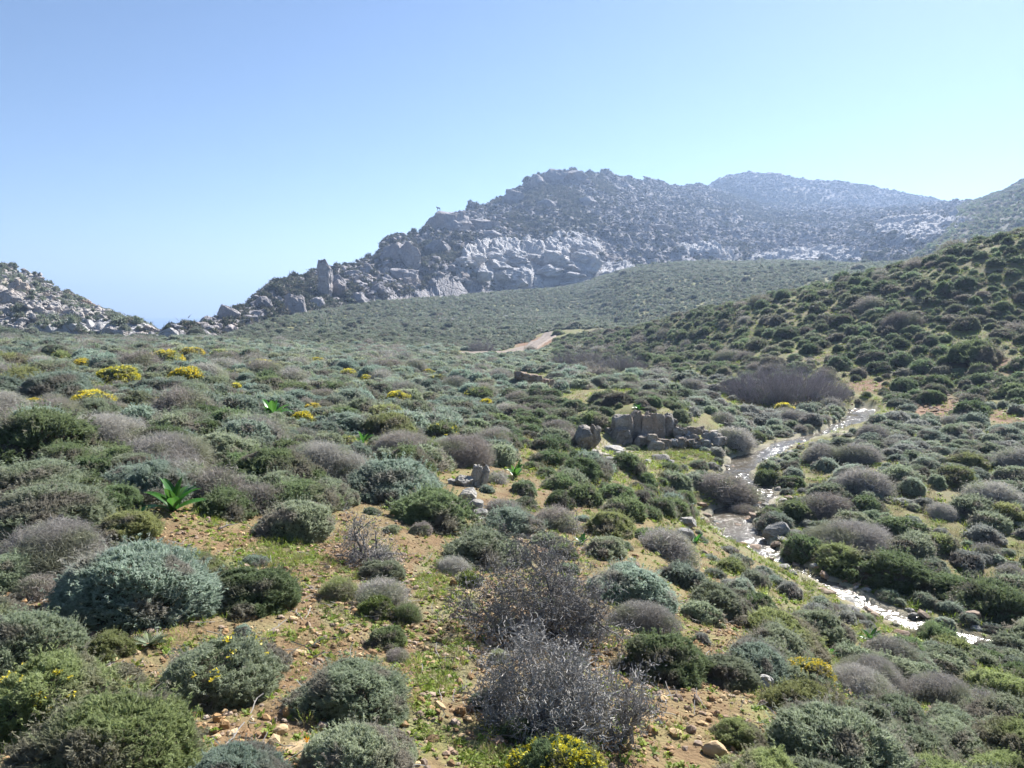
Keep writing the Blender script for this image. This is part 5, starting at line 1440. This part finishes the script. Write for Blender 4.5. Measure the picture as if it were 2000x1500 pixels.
# grass tufts farther off, in the gaps of the heath
x, y, d, a = candidates(60000, 14, 72, -40, 43, rg)
z, px, py, _ = zone_masks(x, y)
st, wz, hw = stream_near(x, y)
keep = (rg.uniform(size=len(x)) < .25 + .75 * sstep(-.2, .3, fbm(x * .5, y * .5, o=3, s=35))) & (st > hw + .15) & (track_near(x, y) > 2)
x, y, z, d = x[keep], y[keep], z[keep], d[keep]; n = len(x)
s_ = rg.uniform(.08, .2, n)
pid = np.where(rg.uniform(size=n) < .5, rg.integers(4, 7, n), np.where(rg.uniform(size=n) < .45, rg.integers(0, 4, n), rg.integers(11, 14, n)))
scatter('thin_grass', np.stack([x, y, z], 1), np.stack([rg.normal(0, .15, n), rg.normal(0, .15, n), rg.uniform(0, 6.3, n)], 1), np.stack([s_ * 1.4, s_ * 1.4, s_], 1), pid, gp, 'thin grass and herbs in the gaps of the farther heath')

# ------------------------------------------------------------------ sea squills, each broad leaf a part
def strap_leaf(r_, ln, wd, lift, droop, fold):
    n_ = 9
    t = np.linspace(0, 1, n_)
    wid = wd * np.sin(np.clip(t * .93 + .07, 0, 1) * math.pi) ** .6 * (1 - .15 * t)
    ang_ = lift - droop * t ** 1.6
    px_ = np.concatenate([[0], np.cumsum(np.cos((ang_[1:] + ang_[:-1]) / 2) * ln / (n_ - 1))])
    pz_ = np.concatenate([[0], np.cumsum(np.sin((ang_[1:] + ang_[:-1]) / 2) * ln / (n_ - 1))])
    tw = r_.normal(0, .25) * t
    rows = []
    for k, off in ((-1, 1), (-.5, .45), (0, 0), (.5, .45), (1, 1)):
        yy = wid * .5 * k
        rows.append(np.stack([px_ - np.sin(ang_) * wid * .5 * fold * off, yy * np.cos(tw), pz_ + np.cos(ang_) * wid * .5 * fold * off + yy * np.sin(tw)], 1))
    V_ = np.stack(rows, 1).reshape(-1, 3)
    ti = np.zeros((len(V_), 3)); ti[:, 0] = r_.uniform(0, 1); ti[2::5, 1] = .6
    return mesh_np('leaf', V_, grid_faces(n_, 5), ti, smooth=True)
SQ_LAB = ['broad-leaved bright green sea squill rosette left of the gravel', 'broad-leaved squill rosette with pale shine on the left heath', 'broad-leaved green rosette above the upright grey boulder', 'small broad-leaved rosette beside the round green bush',
          'broad-leaved rosette on the near bank left of the pool', 'upright pair of squill leaves on the slope at the right', 'small rosette on the bare slope below the brook', 'dark broad-leaved rosette at mid heath below the compact broom', 'tiny rosette on top of the rock outcrop']
for i, ((px, py, w, nl), p) in enumerate(zip(SQUILLS, sqp)):
    r_ = np.random.default_rng(950 + i)
    e = put('sea_squill', None, loc=tuple(p), rotz=float(r_.uniform(0, 6)))
    tag(e, SQ_LAB[i], 'plant', 'broad-leaved squill rosettes')
    wm = w * p[1] / FPX
    for k in range(nl):
        inner = k / nl
        ln = wm * (.80 - .08 * inner) * r_.uniform(.85, 1.12)
        lift = .45 + .95 * inner + r_.normal(0, .1)
        lf = put('leaf', strap_leaf(r_, ln, ln * .31, lift, r_.uniform(.5, 1.3) * (1 - .5 * inner), .30), [M['squill']], e, rotz=k * 2.4 + r_.normal(0, .2))
# thistle
p = sit(292, 1262)
e = put('thistle_rosette', None, loc=tuple(p)); tag(e, 'spiny grey-green thistle rosette between the silvery cushion and flowering shrub', 'plant')
r_ = np.random.default_rng(3)
for k in range(9):
    ln = .13 * r_.uniform(.75, 1.1); n_ = 12
    t = np.linspace(0, 1, n_); lift = r_.uniform(.5, 1.0)
    cx_ = ln * t * np.cos(lift - .5 * t); cz_ = ln * t * np.sin(lift - .4 * t)
    V_, F_ = [], []
    for j in range(n_ - 1):
        for sgn in (-1, 1):
            ww = .034 * math.sin(math.pi * (.1 + .85 * t[j])); b0 = len(V_)
            V_ += [(cx_[j], 0, cz_[j]), (cx_[j+1], 0, cz_[j+1]), (cx_[j+1] + .01, sgn * ww, cz_[j+1] + .018), (cx_[j] + .016, sgn * ww * .3, cz_[j] + .004)]
            F_ += [(b0, b0+1, b0+2), (b0, b0+2, b0+3)]
    ti = np.zeros((len(V_), 3)); ti[:, 0] = r_.uniform(0, 1); ti[2::4, 1] = 1
    put('leaf', mesh_np('leaf', V_, F_, ti), [M['thistle']], e, rotz=k * .72 + r_.normal(0, .1))
# orange-yellow flower on its stalk
p = sit(600, 1478)
e = put('wild_flower', None, loc=tuple(p)); tag(e, 'single orange-yellow flower on a thin stalk above the tan slab', 'flower')

def tubes(segs, sides=4, tipw=None):
    """segs: rows of p0(3) p1(3) r0 r1"""
    S = np.asarray(segs, float); n_ = len(S)
    p0, p1, r0, r1 = S[:, 0:3], S[:, 3:6], S[:, 6], S[:, 7]
    d = unit(p1 - p0); u = unit(np.cross(d, np.where(np.abs(d[:, 2:3]) > .9, [[1., 0, 0]], [[0, 0, 1.]]))); v = np.cross(d, u)
    A_ = np.arange(sides) * 2 * math.pi / sides
    ring = u[:, None] * np.cos(A_)[None, :, None] + v[:, None] * np.sin(A_)[None, :, None]
    V_ = np.concatenate([p0[:, None] + ring * r0[:, None, None], p1[:, None] + ring * r1[:, None, None]], 1).reshape(-1, 3)
    b0 = np.arange(n_)[:, None] * 2 * sides
    F_ = np.concatenate([b0 + np.array([[i, (i+1) % sides, sides + (i+1) % sides, sides + i]])  for i in range(sides)], 0)
    t = np.zeros((len(V_), 3)); t[:, 0] = np.repeat(np.random.default_rng(n_).uniform(0, 1, n_), 2 * sides)
    if tipw is not None: t[:, 1] = np.repeat(tipw, 2 * sides)
    return V_, F_, t
V_, F_, t_i = tubes([(0, 0, 0, .004, .0, .03, .0022, .002), (.004, 0, .03, -.002, 0, .065, .002, .0018)], 5)
put('stalk', mesh_np('stalk', V_, F_, t_i), [M['herb']], e)
stalk = e.children[0]
V_, F_ = [], []
for k in range(6):
    a0, a1 = k * math.pi / 3 - .45, k * math.pi / 3 + .45; am = k * math.pi / 3
    b0 = len(V_)
    V_ += [(0, 0, .064), (.011 * math.cos(a0), .011 * math.sin(a0), .078), (.015 * math.cos(am), .015 * math.sin(am), .090), (.011 * math.cos(a1), .011 * math.sin(a1), .078)]
    F_ += [(b0, b0+1, b0+2), (b0, b0+2, b0+3)]
put('petals', mesh_np('petals', V_, F_, np.zeros((len(V_), 3))), [M['orange_petal']], stalk)

# ------------------------------------------------------------------ dead bushes
def un(v): return v / math.sqrt(v[0]*v[0] + v[1]*v[1] + v[2]*v[2] + 1e-12)
def grow(seed, stems, height, spread, levels=4, gnarl=.48, dens=1.0, rad=.012):
    r_ = np.random.default_rng(seed)
    thick, thin = [], []
    def go(p, d, ln, rd, lv):
        ns = 4 if lv < 2 else 3
        for k in range(ns):
            d = un(d + gnarl * r_.normal(size=3) * [1, 1, .8] + [0, 0, .04])
            q = p + d * ln / ns
            if q[2] < .01: q[2] = .01; d[2] = abs(d[2])
            r1 = rd * (1 - .22 / ns * (k + 1))
            (thick if lv < 2 else thin).append((*p, *q, rd, r1))
            p, rd = q, r1
            if lv < levels:
                nb = r_.poisson((1.6 if lv < 2 else 1.9) * dens)
                for _ in range(nb):
                    dd = un(d + r_.normal(size=3) * .85 + [0, 0, .12])
                    go(p.copy(), dd, ln * r_.uniform(.45, .75), max(rd * r_.uniform(.42, .66), max(.0021, .0029 - .0002 * lv)), lv + 1)
    for s in range(stems):
        a_ = r_.uniform(0, 6.28); b_el = r_.uniform(.5, 1.2)
        dd = np.array([math.cos(a_) * math.cos(b_el) * spread, math.sin(a_) * math.cos(b_el) * spread, math.sin(b_el)])
        go(np.array([r_.normal(0, .03), r_.normal(0, .03), -.02]), un(dd), height * r_.uniform(.6, .95), rad * r_.uniform(.7, 1.1), 0)
    return thick, thin
def dead_bush(px, py, w, h, seed, label, stems=7, levels=4, dens=1.0, spread=1.3, rad=.017, cap=24000):
    p = sit(px, py)
    wm, hm = w * p[1] / FPX, h * p[1] / FPX
    d = math.hypot(p[0], p[1])
    thick, thin = grow(seed, stems, hm, spread, levels, dens=dens, rad=rad)
    rs_ = np.random.default_rng(seed)
    if len(thin) > cap: thin = [thin[i] for i in sorted(rs_.choice(len(thin), cap, replace=False))]
    T_ = np.array(thick + thin)
    mx = np.percentile(np.abs(T_[:, [3, 4]]), 98); mz = np.percentile(T_[:, 5], 99.7)
    sx, sz_ = wm * .5 / mx, hm / mz
    def fit(q):
        q = np.array(q, float); q[:, [0, 1, 3, 4]] *= sx; q[:, [2, 5]] *= sz_
        return q
    loc = (p[0] + p[0] / d * wm * .25, p[1] + p[1] / d * wm * .25)
    e = put('dead_bush', None, loc=(*loc, float(ground_z(*loc)[0]) - .01)); tag(e, label, 'bush', 'dead leafless bushes')
    br = put('branches', mesh_np('branches', *tubes(fit(thick), 6)), [M['deadwood']], e)
    put('twigs', mesh_np('twigs', *tubes(fit(thin), 3, np.random.default_rng(1).uniform(0, .7, len(thin)))), [M['deadwood']], br)
    return e
dead_bush(1080, 1268, 385, 240, 21, 'back half of the big gnarled dead bush in the foreground', 9, 4, 1.05, 1.3)
dead_bush(1110, 1452, 370, 235, 22, 'front half of the big dead bush, above the yellow broom', 9, 4, 1.05, 1.4)
dead_bush(1228, 1470, 190, 185, 23, 'thin upright dead bush at the right of the big dead bush', 5, 4, .9, 1.0, .012, 4200)
dead_bush(712, 1108, 150, 130, 24, 'skeletal dead bush with a bent trunk left of the gravel path', 5, 4, 1.0, 1.2, .016, 4500)
dead_bush(118, 1085, 110, 70, 25, 'pale bare twigs standing above the large silvery cushion', 5, 4, .7, 1.1, .008)
dead_bush(1700, 1420, 90, 90, 26, 'small dead bush on the slope right of the yellow broom', 4, 3, 1.0, 1.1, .010)
# sticks lying on the ground
for i, (px, py, ln, a_, lab) in enumerate([(428,1036,40,.9,'forked dry stick lying on the gravel below the rosette'),(210,1080,50,2.7,'bleached dead branch lying at the left above the silvery cushion'),(240,1074,40,.2,'second bleached branch beside the dead branch at the left')]):
    p = sit(px, py); L_ = ln * p[1] / FPX
    c_, s2 = math.cos(a_), math.sin(a_)
    sg = [(0, 0, .015, c_*L_*.5, s2*L_*.5, .03, .008, .006), (c_*L_*.5, s2*L_*.5, .03, c_*L_, s2*L_ + .02, .02, .006, .003), (c_*L_*.4, s2*L_*.4, .025, c_*L_*.6 - .05, s2*L_*.6 + .06, .05, .005, .002)]
    o = put('dry_stick', mesh_np('dry_stick', *tubes(sg, 5)), [M['deadwood']], loc=tuple(p)); tag(o, lab, 'stick', 'dry sticks on the ground')

# ------------------------------------------------------------------ bare thickets
def thicket(px, py, w, h, seed, label, n=420, deep=.6):
    p = sit(px, py)
    r_ = np.random.default_rng(seed)
    wm, hm = w * p[1] / FPX, h * p[1] / FPX
    d = math.hypot(p[0], p[1]); cx_, cy_ = p[0] + p[0] / d * wm * deep * .4, p[1] + p[1] / d * wm * deep * .4
    gz_ = float(ground_z(cx_, cy_)[0])
    thick, thin = [], []
    AA, QQ = r_.uniform(0, 6.28, n), np.sqrt(r_.uniform(size=n))
    ZZ = ground_z(cx_ + QQ * np.cos(AA) * wm * .40, cy_ + QQ * np.sin(AA) * wm * .40 * deep) - gz_
    for a_, q, z_ in zip(AA, QQ, ZZ):
        x_, y_ = q * math.cos(a_) * wm * .40, q * math.sin(a_) * wm * .40 * deep
        hh = hm * (1 - .75 * q ** 2.2) * r_.uniform(.75, 1.05)
        dd = np.array([math.cos(a_) * q * .9 + r_.normal(0, .2), math.sin(a_) * q * .7 + r_.normal(0, .2), 1.0])
        pt = np.array([x_, y_, z_ - .05]); L_ = hh / 4; rd = .02 * hm / 2
        for k in range(4):
            dd = dd + r_.normal(0, .16, 3); dn = un(dd); q2 = pt + dn * L_
            (thick if k < 2 else thin).append((*pt, *q2, rd, rd * .75)); rd *= .75; pt = q2
            for _b in range(2 + k):
                db = un(dn + r_.normal(0, .55, 3) + [0, 0, .1]); l2 = L_ * r_.uniform(.5, 1.1)
                q3 = pt + db * l2; thin.append((*pt, *q3, rd * .55, rd * .3))
                db2 = un(db + r_.normal(0, .5, 3)); thin.append((*q3, *(q3 + db2 * l2 * .7), rd * .32, rd * .2))
    e = put('bare_thicket', None, loc=(cx_, cy_, gz_)); tag(e, label, 'thicket', 'bare grey thickets')
    put('stems', mesh_np('stems', *tubes(thick, 3)), [M['thicket']], e)
    put('twigs', mesh_np('twigs', *tubes(thin, 3, r_.uniform(0, .6, len(thin)))), [M['thicket']], e.children[0])
thicket(1530, 792, 330, 64, 31, 'wide bare grey thicket beside the far end of the brook', 950)
thicket(1128, 718, 125, 42, 32, 'left of the paired bare grey thickets beyond the low wall', 300)
thicket(1212, 728, 125, 38, 33, 'right of the paired bare grey thickets beyond the low wall', 300)
thicket(940, 688, 58, 28, 34, 'small bare pale thicket left of the dirt track', 200)

# ------------------------------------------------------------------ goat on the ridge
allv = [MV.reshape(-1, 3)]
for c_ in mountain.children:
    if c_.name.startswith('crag'):
        q_ = np.array([v.co[:] for v in c_.data.vertices]) + np.array(c_.location); allv.append(q_)
allv = np.concatenate(allv); qx_, qy_ = project(allv[:, 0], allv[:, 1], allv[:, 2])
m_ = (np.abs(qx_ - 854) < 3); p = allv[m_][np.argmin(qy_[m_])]
top_z = MV[..., 2]
gme = bpy.data.meshes.new('goat_body')
gv = [(0,0,.78),(.35,0,.80),(-.35,0,.76),(.55,0,.98),(.68,0,1.06),(.86,0,.98),                       # spine, neck, head, muzzle
      (.36,.11,.55),(.37,.12,.28),(.37,.12,0),(.36,-.11,.55),(.33,-.12,.28),(.31,-.12,0),
      (-.36,.11,.52),(-.44,.12,.28),(-.38,.12,0),(-.36,-.11,.52),(-.48,-.12,.28),(-.44,-.12,0),(-.5,0,.84),
      (.66,.05,1.16),(.56,.08,1.30),(.66,-.05,1.16),(.56,-.08,1.30)]
ge = [(0,1),(0,2),(1,3),(3,4),(4,5),(1,6),(6,7),(7,8),(1,9),(9,10),(10,11),(2,12),(12,13),(13,14),(2,15),(15,16),(16,17),(2,18),(4,19),(19,20),(4,21),(21,22)]
gme.from_pydata(gv, ge, [])
gob = put('goat', gme, [])
gme.materials.append(M['goat'])
sk = gob.modifiers.new('skin', 'SKIN')
rad_ = [.20,.19,.18,.11,.10,.055,.08,.05,.04,.08,.05,.04,.09,.05,.04,.09,.05,.04,.03,.035,.018,.035,.018]
for v, q in zip(gme.skin_vertices[0].data, rad_): v.radius = (q, q)
gme.skin_vertices[0].data[0].use_root = True
gob.modifiers.new('smooth', 'SUBSURF').levels = 1
gob.location = tuple(p); gob.rotation_euler = (0, 0, math.pi * .95); gob.scale = (1.35, 1.35, 1.35)
tag(gob, 'dark goat standing on the rocky ridge against the sky', 'goat')
